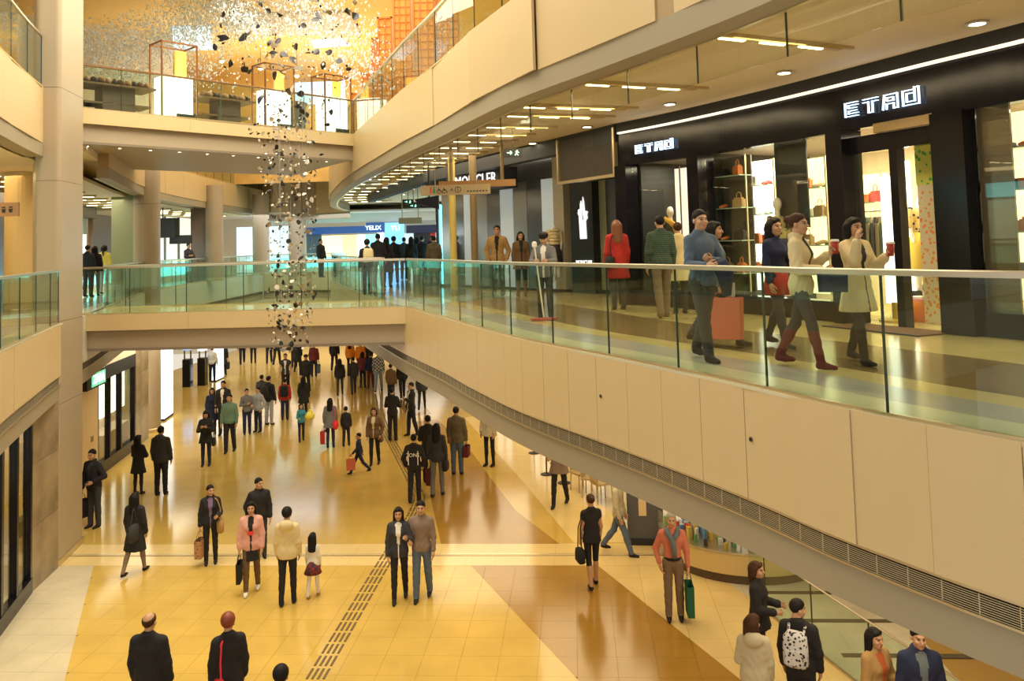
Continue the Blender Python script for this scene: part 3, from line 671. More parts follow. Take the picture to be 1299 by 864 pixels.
def scurve(root, name, t0, t1, o0, o1, z0, z1, m):
    P, N = SF.seg(t0, t1, .35); l = root.location
    return obj(name, MB().sweep([p-np.array(l[:2]) for p in P], N, [(o0, z0-5), (o0, z1-5), (o1, z1-5), (o1, z0-5)]), m, root)
scurve(sh, 'upper_fascia', 0, 14, .0, .2, 8.72, 8.95, M_BLACKM); scurve(sh, 'white_light_line', 0.1, 14, -.06, .02, 8.70, 8.735, mat('lit_line', (1, .9, .75), .5, emit=1.0, ecol=(1, .88, .7)))
scurve(sh, 'header', 0, 14, .06, .26, 8.0, 8.72, M_BLACK)
for t0, t1 in ((0, .36), (2.2, 2.52), (5.66, 5.99), (7.58, 8.08), (11.2, 11.6)): sbox(sh, 'pillar', t0, t1, .12, 5, 8.0, .42, M_BLACK)
for t0, t1 in ((.36, 2.2), (2.52, 5.66), (8.08, 11.2)):
    scurve(sh, 'plinth', t0, t1, .02, .30, 5.0, 5.32, M_BLACK)
    n = max(1, round((t1-t0)/1.6)); 
    for k in range(n): a = t0+(t1-t0)*k/n; b = t0+(t1-t0)*(k+1)/n; sbox(sh, 'pane', a+.01, b-.01, .10, 5.32, 8.0, .015, M_WGLASS)
# entrance: dark glass leaf, steel header plate, open doorway
sbox(sh, 'door_header_plate', 6.55, 7.58, .02, 7.88, 8.02, .08, mat('polished_bronze', (.62, .48, .30), .15, 1))
sbox(sh, 'transom', 5.99, 7.58, .14, 7.62, 7.88, .12, M_BLACK)
sbox(sh, 'door_frame', 6.72, 6.86, .16, 5, 7.62, .16, M_BLACK); sbox(sh, 'glass_leaf', 6.0, 6.72, .16, 5.05, 7.62, .02, M_WGLASS); sbox(sh, 'door_leaf', 7.44, 7.47, .5, 5.05, 7.6, .7, M_WGLASS)
sbox(sh, 'smoked_panel', 8.10, 8.55, .18, 5.32, 8.0, .03, mat('smoked_panel', (.16, .12, .085), .12, coat=.4))
scurve(sh, 'ceiling_panel', 0, 14, .26, 3.4, 8.05, 8.1, mat('shop_ceiling', (.30, .25, .2), .5))
# outlined letters
M_NEON = mat('neon_blue_white', (.8, .9, 1), .4, emit=2.4, ecol=(.50, .72, 1))
STRK = {'E': [((0, 0), (0, 1)), ((0, 1), (.85, 1)), ((.22, .60), (.75, .60)), ((0, 0), (.85, 0)), ((.22, .80), (.85, .80)), ((.22, .40), (.75, .40)), ((.22, .20), (.85, .20)), ((.22, .60), (.22, .80)), ((.22, .20), (.22, .40))],
        'T': [((0, 1), (.92, 1)), ((0, .78), (.32, .78)), ((.58, .78), (.92, .78)), ((.32, 0), (.32, .78)), ((.58, 0), (.58, .78)), ((.32, 0), (.58, 0))],
        'R': [((0, 0), (.12, 1)), ((.12, 1), (.90, 1)), ((.22, 0), (.25, .36)), ((.28, .78), (.66, .78)), ((.25, .36), (.66, .36)), ((.66, 0), (.66, .36)), ((.66, .56), (.66, .78)), ((.28, .56), (.66, .56)), ((.28, .56), (.28, .78)), ((.90, 0), (.90, 1)), ((.66, 0), (.90, 0))],
        'O': [((0, 0), (0, 1)), ((0, 1), (.62, 1)), ((0, 0), (.92, 0)), ((.22, .22), (.22, .78)), ((.22, .78), (.68, .78)), ((.22, .22), (.68, .22)), ((.68, .22), (.68, 1.14)), ((.92, 0), (.92, 1.14)), ((.68, 1.14), (.92, 1.14))]}
def sign(label, t0, t1, z, hh, off):
    a, b = SF.pt(t0, off), SF.pt(t1, off); rz = math.atan2(*(b-a)[::-1]); Lx = np.linalg.norm(b-a)
    r = thing('shop_sign', label, 'sign', (a[0], a[1], z), rz); u = Lx/4
    for k, ch in enumerate('ETRO'):
        mb = MB(); wd = u*.82
        for (x0, y0), (x1, y1) in STRK[ch]:
            p = np.array((k*u+x0*wd, y0*hh)); q = np.array((k*u+x1*wd, y1*hh)); mid = (p+q)/2; d = q-p; ln = np.linalg.norm(d)+.014
            ca, sa = d/np.linalg.norm(d); h = .0042
            vs = [(mid[0]+ca*sx*ln/2-sa*sy*h, yy, mid[1]+sa*sx*ln/2+ca*sy*h) for yy in (-.02, .02) for sx, sy in ((-1, -1), (1, -1), (1, 1), (-1, 1))]
            mb.add(vs, [(0, 1, 2, 3), (7, 6, 5, 4), (0, 4, 5, 1), (1, 5, 6, 2), (2, 6, 7, 3), (3, 7, 4, 0)])
        obj('letter', mb, M_NEON, r)
    return r
sign('large outlined blue-white letters above the boutique entrance', 6.02, 7.46, 8.20, .21, .0)
sign('small outlined blue-white letters above the left boutique window', .60, 1.80, 8.22, .17, .0)
# interior: back wall, lit shelving
obj('wall_4', MB().sweep(*SF.seg(.4, 11.6, .5), [(3.2, 5), (3.2, 8.05), (3.3, 8.05), (3.3, 5)]), mat('boutique_wall', (.60, .49, .30), .5), kind='structure')
scurve(sh, 'party_wall', .36, .42, .3, 3.2, 5, 8.05, M_BLACKM); scurve(sh, 'party_wall', 2.3, 2.36, .5, 3.2, 5, 8.05, M_BLACKM)
area('boutique_light', (*SF.pt(4.2, 1.4), 8.0), 2.5, 1.0, 200, (1, .86, .6), (0, 0, SF.ang(4.2)))
area('boutique_light', (*SF.pt(6.8, 1.6), 8.0), 1.4, 1.4, 130, (1, .86, .6), (0, 0, SF.ang(6.8)))
area('boutique_light', (*SF.pt(9.6, 1.2), 8.0), 2.5, 1.0, 160, (1, .86, .6), (0, 0, SF.ang(9.6)))
area('boutique_light', (*SF.pt(1.3, 1.0), 8.0), 1.2, .8, 60, (1, .86, .6), (0, 0, SF.ang(1.3)))
def lshelf(label, px0, px1, off, z0, z1, dz, mback, n_items, cols, seed, depth=.32):
    """lit shelf unit: back panel, sides, glass shelves; the goods on it are things of their own"""
    a, b = on_front(px0, 300, off)[1][:2], on_front(px1, 300, off)[1][:2]; c = (a+b)/2; rz = math.atan2(*(b-a)[::-1]); wd = np.linalg.norm(b-a)
    r = thing('display_shelves', label, 'shelves', (c[0], c[1], z0), rz); hh = z1-z0; rr = random.Random(seed)
    obj('back_panel', MB().box((0, depth/2, hh/2), (wd, .03, hh)), mback, r)
    for sx in (-1, 1): obj('upright', MB().box((sx*wd/2, 0, hh/2), (.025, .025, hh)), mat('pale_metal', (.72, .66, .45), .3, .5), r)
    z = .35; k = 0
    while z < hh-.2:
        obj('shelf', MB().box((0, 0, z), (wd, depth, .018)), mat('shelf_glass', (.45, .62, .50), .1), r)
        for j in range(n_items):
            kind = rr.choice(['bag', 'shoe', 'box']); col = rr.choice(cols)
            x = -wd/2+wd*(j+.5)/n_items
            p = np.array(r.location)+np.array([x*math.cos(rz), x*math.sin(rz), z+.009])
            goods(kind, p, rz+rr.uniform(-.4, .4), col)
        z += dz; k += 1
    return r
GOODM = {}
COLN = {'orange': (.75, .22, .05), 'dark': (.03, .025, .03), 'red': (.5, .03, .04), 'tan': (.5, .32, .14), 'white': (.85, .82, .75), 'green': (.05, .18, .1), 'blue': (.06, .12, .35), 'yellow': (.8, .55, .1)}
def goods(kind, p, rz, col):
    key = (kind, col)
    if key not in GOODM:
        mm = mat('goods_'+col, COLN[col], .4)
        if kind == 'bag':
            b = MB().prism([(-.13, -.05), (.13, -.05), (.13, .05), (-.13, .05)], 0, .16).prism([(-.10, -.035), (.10, -.035), (.10, .035), (-.10, .035)], .16, .19)
            h = MB().tube([(-.07, 0, .18), (-.06, 0, .27), (0, 0, .30), (.06, 0, .27), (.07, 0, .18)], .008, 6)
            GOODM[key] = [('body', mesh(b, mm)), ('handle', mesh(h, mm))]
        elif kind == 'shoe':
            b = MB().tube([(0, .10, .05), (0, .02, .055), (0, -.07, .03), (0, -.13, .022)], [.032, .036, .036, .022], 8); h = MB().box((0, .10, .02), (.05, .05, .04))
            GOODM[key] = [('upper', mesh(b, mm, True)), ('heel', mesh(h, M_BLACKM))]
        else:
            GOODM[key] = [('box', mesh(MB().box((0, 0, .06), (.2, .14, .12)), mm)), ('lid', mesh(MB().box((0, 0, .13), (.21, .15, .025)), mm))]
    nm = {'bag': 'handbag', 'shoe': 'shoe', 'box': 'gift_box'}[kind]
    r = thing(nm, '%s %s on a lit boutique shelf' % (col, nm.replace('_', ' ')), nm.replace('gift_', '').replace('hand', ''), tuple(p), rz, '%s %ss on the boutique shelves' % (col, nm.replace('_', ' ')))
    for n, me in GOODM[key]: obj(n, me, None, r)
    return r
M_SHB = mat('lit_shelf_back', (1, .93, .62), .5, emit=1.5, ecol=(1, .88, .48))
lshelf('glass shelf tower with hats and shoes in the middle boutique window', 912, 950, .55, 5.35, 7.95, .62, mat('shelf_dark_back', (.10, .09, .07), .3), 2, ['dark', 'orange', 'tan'], 1)
lshelf('bright white lit shelving in the middle boutique window', 950, 986, .9, 5.35, 7.85, .55, M_LBOX, 2, ['orange', 'tan', 'white', 'red'], 2)
lshelf('lit cream shelving right of the round lace ornament', 1016, 1052, .8, 5.35, 7.75, .5, M_SHB, 2, ['tan', 'white', 'orange'], 4)
lshelf('amber lit shelf of bags behind the entrance glass', 1090, 1122, 1.3, 6.0, 7.4, .55, M_AMBER, 2, ['orange', 'tan', 'red'], 5)
lshelf('glass display case of bags at the right edge', 1277, 1345, .5, 5.45, 7.95, .55, M_SHB, 3, ['dark', 'red', 'orange', 'blue'], 6)
lshelf('dim shelves behind the left boutique window', 805, 842, 1.6, 5.4, 7.6, .6, mat('shelf_dark_back', (.10, .09, .07), .3), 2, ['tan', 'orange'], 9)
# round lace ornament on a dark panel
t_, p_ = on_front(1006, 200, .6)
orn = thing('lace_ornament', 'round white lace medallion hanging in the boutique window', 'ornament', tuple(p_), SF.ang(t_))
orn.rotation_euler = (0, 0, SF.ang(t_)+math.pi)
def ring_y(r0, r1, n=28, y=0):
    mb = MB()
    for k in range(n):
        a0, a1 = 2*math.pi*k/n, 2*math.pi*(k+1)/n
        q = [(r0*math.cos(a0), y, r0*math.sin(a0)), (r1*math.cos(a0), y, r1*math.sin(a0)), (r1*math.cos(a1), y, r1*math.sin(a1)), (r0*math.cos(a1), y, r0*math.sin(a1))]
        mb.add(q+[(x, yy+.012, z) for x, yy, z in q], [(0, 1, 2, 3), (7, 6, 5, 4), (1, 5, 6, 2), (0, 3, 7, 4)])
    return mb
M_LACE = mat('white_lace', (.9, .88, .8), .7)
obj('back_panel', MB().box((0, .05, -.45), (.75, .03, 1.6)), M_BLACKM, orn)
for r0, r1 in ((.20, .23), (.13, .165), (.06, .08), (.0, .03)): obj('ring', ring_y(r0, r1), M_LACE, orn)
for k in range(16):
    a = 2*math.pi*k/16; obj('spoke', MB().tube([(.07*math.cos(a), 0, .07*math.sin(a)), (.21*math.cos(a), 0, .21*math.sin(a))], .007, 5), M_LACE, orn)
for k in range(7):
    obj('tassel', MB().tube([((k-3)*.07, 0, -.28-.03*(3-abs(k-3))), ((k-3)*.065, .0, -.6), ((k-3)*.075, 0, -.95-.04*(k % 3))], [.012, .022, .008], 6), M_LACE, orn)
# leaning lit panel with three pictures, clothes rail, printed column, entrance mat
t_, p_ = on_front(1134, 340, .75)
lp = thing('picture_panel', 'tall glowing white panel with three small pictures beside the entrance', 'panel', (p_[0], p_[1], 5.0), SF.ang(t_)+math.pi)
obj('panel', MB().box((0, 0, 1.28), (.30, .06, 2.0)), M_LBOX, lp)
for k in range(3): obj('picture', MB().box((0, -.034, 1.75-.42*k), (.09, .01, .12)), mat('picture_brown', (.2, .1, .06), .5), lp)
obj('foot', MB().lathe([(.25, 0), (.25, .03), (.06, .05), (.06, .3)], n=16), mat('amber_foot', (.65, .40, .06), .3), lp)
t_, p_ = on_front(1108, 330, 1.0)
cr = thing('clothes_rail', 'clothes rail hung with garments inside the entrance glass', 'clothes rail', (p_[0], p_[1], 5.0), SF.ang(t_)+math.pi)
for sx in (-.45, .45): obj('upright', MB().tube([(sx, 0, 0), (sx, 0, 1.75)], .015, 8), M_STEEL, cr)
obj('bar', MB().tube([(-.45, 0, 1.75), (.45, 0, 1.75)], .015, 8), M_STEEL, cr)
for k in range(9):
    g = thing('hanging_garment', 'garment on a hanger in the boutique, one of a row', 'garment', (p_[0], p_[1], 5.0), SF.ang(t_)+math.pi, 'garments on the boutique rail')
    x = -.38+.095*k; cm = mat('cloth_%d' % (k % 5), [(.12, .16, .12), (.45, .36, .18), (.10, .10, .12), (.55, .48, .30), (.2, .28, .3)][k % 5], .8)
    c0 = obj('cloth', MB().prism([(x-.03, -.2), (x+.03, -.2), (x+.03, .2), (x-.03, .2)], .75, 1.55).prism([(x-.025, -.12), (x+.025, -.12), (x+.025, .12), (x-.025, .12)], 1.55, 1.65), cm, g)
    obj('hook', MB().tube([(x, 0, 1.64), (x, 0, 1.77)], .006, 5), M_STEEL, c0)
t_, p_ = on_front(1192, 345, 1.0)
pc = thing('printed_column', 'narrow column wrapped in orange and green printed fabric', 'display column', (p_[0], p_[1], 5.0), SF.ang(t_))
obj('column', MB().box((0, 0, 1.4), (.34, .3, 2.8)), patterned('orange_print', 'voronoi', (.85, .30, .08), (.75, .65, .45), 14), pc); obj('top_print', MB().box((0, 0, 2.45), (.36, .32, .7)), patterned('green_print', 'voronoi', (.10, .45, .08), (.70, .70, .15), 12), pc)
for px_ in (1154, 1176):
    t_, p_ = on_front(px_, 300, 1.9)
    o = thing('light_strip', 'tall white light strip inside the boutique doorway, %s one' % ('left' if px_ < 1160 else 'right'), 'light', (p_[0], p_[1], 5.0), SF.ang(t_)); obj('tube', MB().box((0, 0, 1.5), (.13, .05, 2.2)), M_LBOX, o); obj('stand', MB().box((0, 0, .2), (.2, .2, .4)), M_BLACKM, o)
t_, p_ = on_front(1172, 385, 1.2)
o = thing('orange_plinth', 'orange display plinth under the mannequin in the doorway', 'plinth', (p_[0], p_[1], 5.0), SF.ang(t_)); obj('block', MB().box((0, 0, .17), (.55, .5, .34)), mat('orange_plinth', (.75, .20, .03), .4), o); obj('top', MB().box((0, 0, .35), (.58, .53, .02)), mat('pink_top', (.75, .25, .3), .4), o)
o = thing('door_mat', 'brown entrance mat before the boutique doorway', 'mat', (*SF.pt(6.8, -.25), 5.0), SF.ang(6.8)+math.pi); obj('mat', MB().box((0, 0, .008), (1.7, .7, .016)), mat('brown_mat', (.16, .07, .03), .9), o); obj('mat_edge', MB().box((0, .36, .01), (1.72, .03, .02)), M_BLACKM, o)
# window A: sparkling lights on a dark screen
t_, p_ = on_front(815, 270, .7)
sp = thing('sparkle_screen', 'dark screen with points of light in the left boutique window', 'screen', (p_[0], p_[1], 5.3), SF.ang(t_)+math.pi); rnd = random.Random(5)
obj('board', MB().box((0, .03, 1.2), (.75, .04, 2.2)), M_BLACKM, sp)
BULB = mesh(MB().lathe([(.004, -.018), (.016, -.008), (.016, .008), (.004, .018)], n=8), mat('bulb', (1, .8, .5), .4, emit=3, ecol=(1, .78, .45)), True)
BULB2 = mesh(MB().lathe([(.01, -.045), (.04, -.02), (.04, .02), (.01, .045)], n=10), mat('bulb_white', (1, .95, .85), .4, emit=3, ecol=(1, .95, .85)), True)
for k in range(46): obj('bulb', BULB, None, sp, loc=(rnd.uniform(-.33, .33), -.01, rnd.uniform(.9, 2.0)))
for k in range(3): obj('bulb', BULB2, None, sp, loc=(-.02, -.05, .95-.17*k))
t_, p_ = on_front(866, 235, .55)
o = thing('lace_banner', 'pink-white lit banner with lace ornament in the left boutique window', 'banner', (p_[0], p_[1], 5.4), SF.ang(t_)+math.pi); obj('cloth', MB().box((0, .03, 1.7), (.34, .02, 1.5)), mat('lit_pinkish', (1, .85, .8), .6, emit=.9, ecol=(1, .82, .74)), o)
for zz in (2.2, 1.75): 
    q = obj('ring', ring_y(.09, .15), M_LACE, o); q.location = (0, -.0, zz)
obj('pole', MB().box((0, .06, 1.25), (.02, .02, 2.5)), M_BLACKM, o)
# glass floor lamp pole, overhead vent box
vb = thing('vent_box', 'overhead dark ventilation box with vertical slats and bronze frame', 'vent box', (1.75, 19.2, 7.85), math.atan2(2.1, -1.15)+math.pi)
obj('box', MB().box((0, .35, .5), (2.3, .7, 1.02)), M_BLACKM, vb); obj('bottom_frame', MB().box((0, -.02, -.03), (2.4, .1, .07)), M_BRASS, vb)
for sx in (-1.17, 1.17): obj('side_frame', MB().box((sx, -.02, .5), (.07, .1, 1.05)), M_BRASS, vb)
for k in range(38): bx('slat', (-1.1+.0595*k, -.015, .5), (.02, .03, .98), mat('vent_slat', (.10, .085, .07), .4), vb)
# ================================================================== recessed boutique with mountain-shaped logo
Q0, Q1 = (-2.4, 28.3), (2.45, 21.7)
mc = thing('shopfront', 'silver-grey glass boutique front beside the black logo pillar', 'shopfront', (0, 25, 5)); LQ = math.dist(Q0, Q1)
gbox(mc, 'logo_pillar', Q0, Q1, LQ-1.15, LQ-.25, 5, 8.9, .5, mat('logo_black', (.015, .015, .017), .3))
gbox(mc, 'pane', Q0, Q1, LQ-.25, LQ+.8, 5.1, 8.9, .02, mat('green_grey_glass', (.30, .30, .20), .12))
M_SILV = mat('silver_panel', (.34, .34, .33), .2, .6); M_SILV2 = mat('silver_panel_dark', (.20, .21, .22), .15, .7)
n = 9
for k in range(n):
    s0 = (LQ-2.0)*k/n; s1 = (LQ-2.0)*(k+1)/n
    gbox(mc, 'panel' if k % 2 else 'lit_window', Q0, Q1, s0+.01, s1-.01, 5.05, 8.2, .06, [M_SILV, mat('lit_silver', (.55, .62, .66), .2, emit=.16, ecol=(.72, .88, 1)), M_SILV2][(k*2) % 3])
gbox(mc, 'pilaster', Q0, Q1, LQ-2.0, LQ-1.55, 5, 8.9, .3, mat('taupe', (.42, .37, .28), .3)); gbox(mc, 'niche', Q0, Q1, LQ-1.55, LQ-1.15, 5, 8.9, .1, mat('niche_dark', (.10, .09, .07), .2), .15)
gbox(mc, 'header', Q0, Q1, -1, LQ-1.15, 8.2, 8.9, .12, M_SILV2); gbox(mc, 'base', Q0, Q1, -1, LQ+.8, 5, 5.08, .4, M_BLACK)
c_, rz_ = along(Q0, Q1, LQ-.62, -.27)
lg = thing('logo_sign', 'white mountain-shaped emblem with small lettering on the black pillar', 'sign', (c_[0], c_[1], 6.45), rz_)
for pl in ([(-.17, .60), (-.14, .0), (-.07, .0), (-.05, .40), (-.03, .85), (-.06, 1.02), (-.10, .92), (-.11, .62)], [(.03, 1.12), (.07, 1.0), (.12, .55), (.14, .0), (.07, .0), (.04, .45), (.0, .9)], [(-.035, 0), (.035, 0), (.015, .5), (-.015, .5)], [(-.17, .62), (-.12, .70), (-.13, .80), (-.19, .78), (-.21, .68)], [(.13, .48), (.21, .55), (.19, .64), (.23, .72), (.14, .74)]):
    mb = MB(); mb.prism(pl, -.012, .012); mb.v = [(x*.9, z, y) for x, y, z in mb.v]; obj('emblem_piece', mb, mat('white_emblem', (.9, .9, .9), .5, emit=.9, ecol=(.95, .97, 1)), lg)
stand_text('lettering', text_mesh('MONCLER', .14, mat('white_emblem', (.9, .9, .9), .5)), lg, (0, -.01, -.62), 0)
c_, rz_ = along(Q0, Q1, 3.4, -.9)
sn = thing('shop_sign', 'black projecting sign box with white capital letters over the silver boutique', 'sign', (c_[0], c_[1], 8.0), rz_)
obj('box', MB().box((0, .2, .3), (3.1, .5, .62)), M_BLACKM, sn); stand_text('lettering', text_mesh('MONCLER', .48, mat('white_emblem', (.9, .9, .9), .5)), sn, (.1, -.07, .3), 0)
obj('wall_5', MB().prism([(2.45, 21.7), (2.6, 21.8), (3.4, 18.3), (2.5, 18.1)], 5, 8.95), M_BLACKM, kind='structure')
obj('ceiling_bulkhead', MB().sweep(*poly_wall([(-7.0, 40), (-4.6, 33.0), (-2.8, 27.8), (-.4, 23.2), (1.2, 20.2), (2.3, 18.1)]), [(.0, 8.55), (.0, 8.95), (.3, 8.95), (.3, 8.55)]), M_BLACKM, kind='structure')
# far right walkway wall
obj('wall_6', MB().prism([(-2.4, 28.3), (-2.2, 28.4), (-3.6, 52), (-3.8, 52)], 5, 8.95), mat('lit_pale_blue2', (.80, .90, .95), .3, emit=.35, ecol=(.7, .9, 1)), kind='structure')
for k in range(6):
    y = 30+3.4*k; x = -2.5-.058*(y-28.3)
    bx('door_%d' % (k+1), (x-.12, y, 6.5), (.1, 1.5, 3.0), [mat('dark_shop', (.03, .03, .05), .2), M_CYAN, mat('grey_window', (.12, .14, .18), .2)][k % 3], kind='structure', rz=rad(3.4))

# ================================================================== CEILING LIGHTS OF THE MEZZANINE
M_HOUS = mat('batten_housing', (.58, .44, .20), .4, .3)
HOUS = mesh(MB().prism([(0, -.05), (2.15, -.05), (2.15, .05), (0, .05)], -.03, .04).box((2.28, 0, .02), (.25, .06, .04)), M_HOUS)
TUBE = mesh(MB().box((0, 0, -.036), (.40, .055, .014)), M_LAMP)
def batten(C, t, off, label, group, zc, sc=1.0):
    p = C.pt(t, off); n = C.nrm(t)
    r = thing('batten_light', label, 'ceiling light', (p[0], p[1], zc), math.atan2(n[1], n[0]), group); r.scale = (sc, sc, sc)
    h_ = obj('housing', HOUS, None, r)
    for x in (.28, .95, 1.62): obj('tube', TUBE, None, h_, loc=(x, 0, 0))
    return r
def eparam(x, y): return float(E_.s[np.argmin(np.abs((E_.p[:, 0]-x)*0.92+0*y+(E_.p[:, 1]-y)*0.0+100*0)+np.hypot(E_.p[:, 0]-x, E_.p[:, 1]-y))])
bt = []
for x, y in ((2.56, 10.2), (1.17, 13.0), (.19, 15.1), (-.11, 16.08)):
    d = np.hypot(E_.p[:, 0]-x, E_.p[:, 1]-y); i = int(np.argmin(d)); bt.append((E_.s[i], d[i]))
for k, (s_, d_) in enumerate(bt): batten(E_, s_, d_, '%s ceiling batten with lit tubes over the right walkway' % ['nearest', 'second nearest', 'third nearest', 'fourth nearest'][k], 'battens over the right walkway', 8.91)
tt = bt[-1][0]-1.5
while tt > iE(46): batten(E_, tt, .62, 'far slim ceiling batten with three lit tubes over the right walkway', 'battens over the right walkway', 8.91); tt -= 1.25 if tt > iE(30) else 2.2
tt = iL(10)
while tt < iL(48):
    if not iL(17.6) < tt < iL(20): batten(L_, tt, 1.5, 'slim ceiling batten with three lit tubes over the left walkway', 'battens over the left walkway', 8.46)
    tt += 1.7
for k, (x, y) in enumerate(((1240, 28), (995, 91), (850, 131), (745, 160), (676, 181))):
    q = at(x, y, 8.95); downlight((q[0], q[1], 8.95), 'round ceiling downlight before the boutiques, %s from the right' % ['first', 'second', 'third', 'fourth', 'fifth'][k], 'downlights before the black boutique', 1.9)
for k in range(5):
    q = E_.pt(iE(24+4*k), 3.6); downlight((q[0], q[1], 8.95), 'round downlight in the far walkway ceiling', 'downlights of the far walkway', 1.6)
# hanging smoke-curtain glass inside the upper edge
sc_ = thing('smoke_curtain', 'clear glass smoke curtain hung under the upper floor edge', 'glass screen', (0, 12, 8.1))
M_SMK = glass('curtain_glass', (.93, .93, .86), .22)
t = iE(6.4)-1.36*14
while t < iE(3.5):
    a, b = E_.pt(t, .47), E_.pt(t+1.36, .47); c = (a+b)/2; rz = math.atan2(*(b-a)[::-1])
    bx('pane', (c[0], c[1]-12, .42), (1.35, .012, .84), M_SMK, sc_, rz); bx('clip', (a[0], a[1]-12, .42), (.012, .016, .84), M_DSTEEL, sc_, rz); t += 1.36
P_, N_ = E_.seg(iE(30), iE(3), .4)
obj('track', MB().sweep([p-np.array((0, 12.0)) for p in P_], N_, [(.43, .80), (.43, .86), (.52, .86), (.52, .80)]), mat('dark_track', (.05, .045, .04), .4), sc_)
# ================================================================== HANGING SIGNS
hs = thing('hanging_sign', 'bronze hanging direction sign with toilet and information symbols', 'sign', (-1.36, 20, 7.62), rad(-2))
M_SGN = mat('sign_bronze', (.42, .31, .17), .4, .3)
for sx in (-.5, .5): obj('rod', MB().tube([(sx, .03, .2), (sx, .03, 1.33)], .012, 6), M_SGN, hs)
obj('board', MB().box((0, 0, .1), (1.68, .12, .24)), M_SGN, hs)
M_SRED, M_SGRN = mat('sign_red', (.7, .05, .02), .5), mat('sign_green', (.02, .25, .1), .5)
def figure(mb, x, s=1, skirt=False):
    mb.add([(x+.02*math.cos(a), -.066, .165+.02*math.sin(a)) for a in np.linspace(0, 2*math.pi, 9)[:-1]], [tuple(range(8))])
    w1 = .035 if skirt else .022
    mb.add([(x-w1, -.066, .03), (x+w1, -.066, .03), (x+.018, -.066, .14), (x-.018, -.066, .14)], [(0, 1, 2, 3)])
b = MB(); figure(b, -.60); obj('pictogram', b, M_SRED, hs); b = MB(); figure(b, -.52, skirt=True); obj('pictogram', b, M_SGRN, hs)
for x in (-.40, -.27):
    b = MB(); b.tube([(x+.045*math.cos(a), -.066, .07+.045*math.sin(a)) for a in np.linspace(.6, 5.4, 12)], .008, 5); b.tube([(x-.01, -.066, .16), (x, -.066, .09), (x+.05, -.066, .085), (x+.07, -.066, .03)], .009, 5); obj('pictogram', b, M_BLACKM, hs)
b = MB(); b.tube([(-.13, -.066, .07), (-.09, -.066, .13), (-.05, -.066, .07)], .008, 5); obj('arrow', b, M_BLACKM, hs)
b = MB(); b.tube([(.06+.07*math.cos(a), -.066, .1+.07*math.sin(a)) for a in np.linspace(0, 2*math.pi, 20)], .007, 5); b.tube([(.06, -.066, .06), (.06, -.066, .115)], .009, 5); b.box((.06, -.066, .145), (.018, .01, .018)); obj('information_mark', b, M_BLACKM, hs)
for k in range(7): bx('letter_dash', (.30+.075*k, -.062, .055), (.045, .006, .03), M_BLACKM, hs)
h2 = thing('hanging_sign', 'longer bronze hanging beam sign behind, hung by two rods', 'sign', tuple(atd(606, 233, 21.0)), rad(-2))
obj('board', MB().box((0, 0, 0), (1.95, .12, .17)), mat('sign_copper', (.45, .24, .09), .4, .3), h2)
for px_ in (573, 638): obj('rod', MB().tube([((px_-606)/F*21, 0, .08), ((px_-606)/F*21, 0, 1.05)], .045, 8), M_SGN, h2)
h3 = thing('hanging_sign', 'small far hanging bronze sign above the dark crowd', 'sign', tuple(atd(521, 280, 36.0))); obj('board', MB().box((0, 0, 0), (1.0, .12, .26)), M_SGN, h3)
for sx in (-.35, .35): obj('rod', MB().tube([(sx, 0, .1), (sx, 0, 8.95-h3.location.z)], .02, 6), M_SGN, h3)
def exit_sign(px_, py_, Y, label):
    r = thing('exit_sign', label, 'exit sign', tuple(atd(px_, py_, Y)))
    obj('box', MB().box((0, 0, 0), (.42, .06, .19)), M_BLACKM, r)
    b = MB(); b.tube([(-.13, -.035, 0), (-.03, -.035, 0)], .012, 5); b.tube([(-.06, -.035, .04), (-.02, -.035, 0), (-.06, -.035, -.04)], .012, 5)
    b.lathe([(.02, -.004), (.02, .004)], (.10, -.035, .05), 8); b.tube([(.10, -.035, .04), (.08, -.035, -.01), (.12, -.035, -.06)], .013, 5); b.tube([(.08, -.035, -.01), (.05, -.035, -.06)], .013, 5); b.tube([(.06, -.035, .03), (.14, -.035, .0)], .01, 5)
    obj('running_man_and_arrow', b, mat('lit_exit_green', (.5, 1, .7), .5, emit=1.2, ecol=(.45, .95, .65)), r)
    obj('bracket', MB().tube([(0, 0, .09), (0, 0, 8.95-r.location.z)], .012, 6), M_BLACKM, r)
exit_sign(651, 194, 18.5, 'green-white exit sign under the right walkway ceiling'); exit_sign(518, 256, 33, 'left one of two far small exit signs'); exit_sign(525, 261, 35, 'right one of two far small exit signs')
ds = thing('ceiling_screen', 'dark angular screen housing hung under the far ceiling', 'screen', tuple(atd(545, 258, 24.0)))
mb = MB(); mb.prism([(-.42, .12), (-.30, -.02), (.28, -.18), (.28, .22)], -.12, .12); mb.v = [(x, z, y) for x, y, z in mb.v]; obj('housing', mb, M_BLACK, ds); obj('hanger', MB().tube([(0, 0, .1), (0, 0, 1.2)], .03, 6), M_BLACKM, ds)
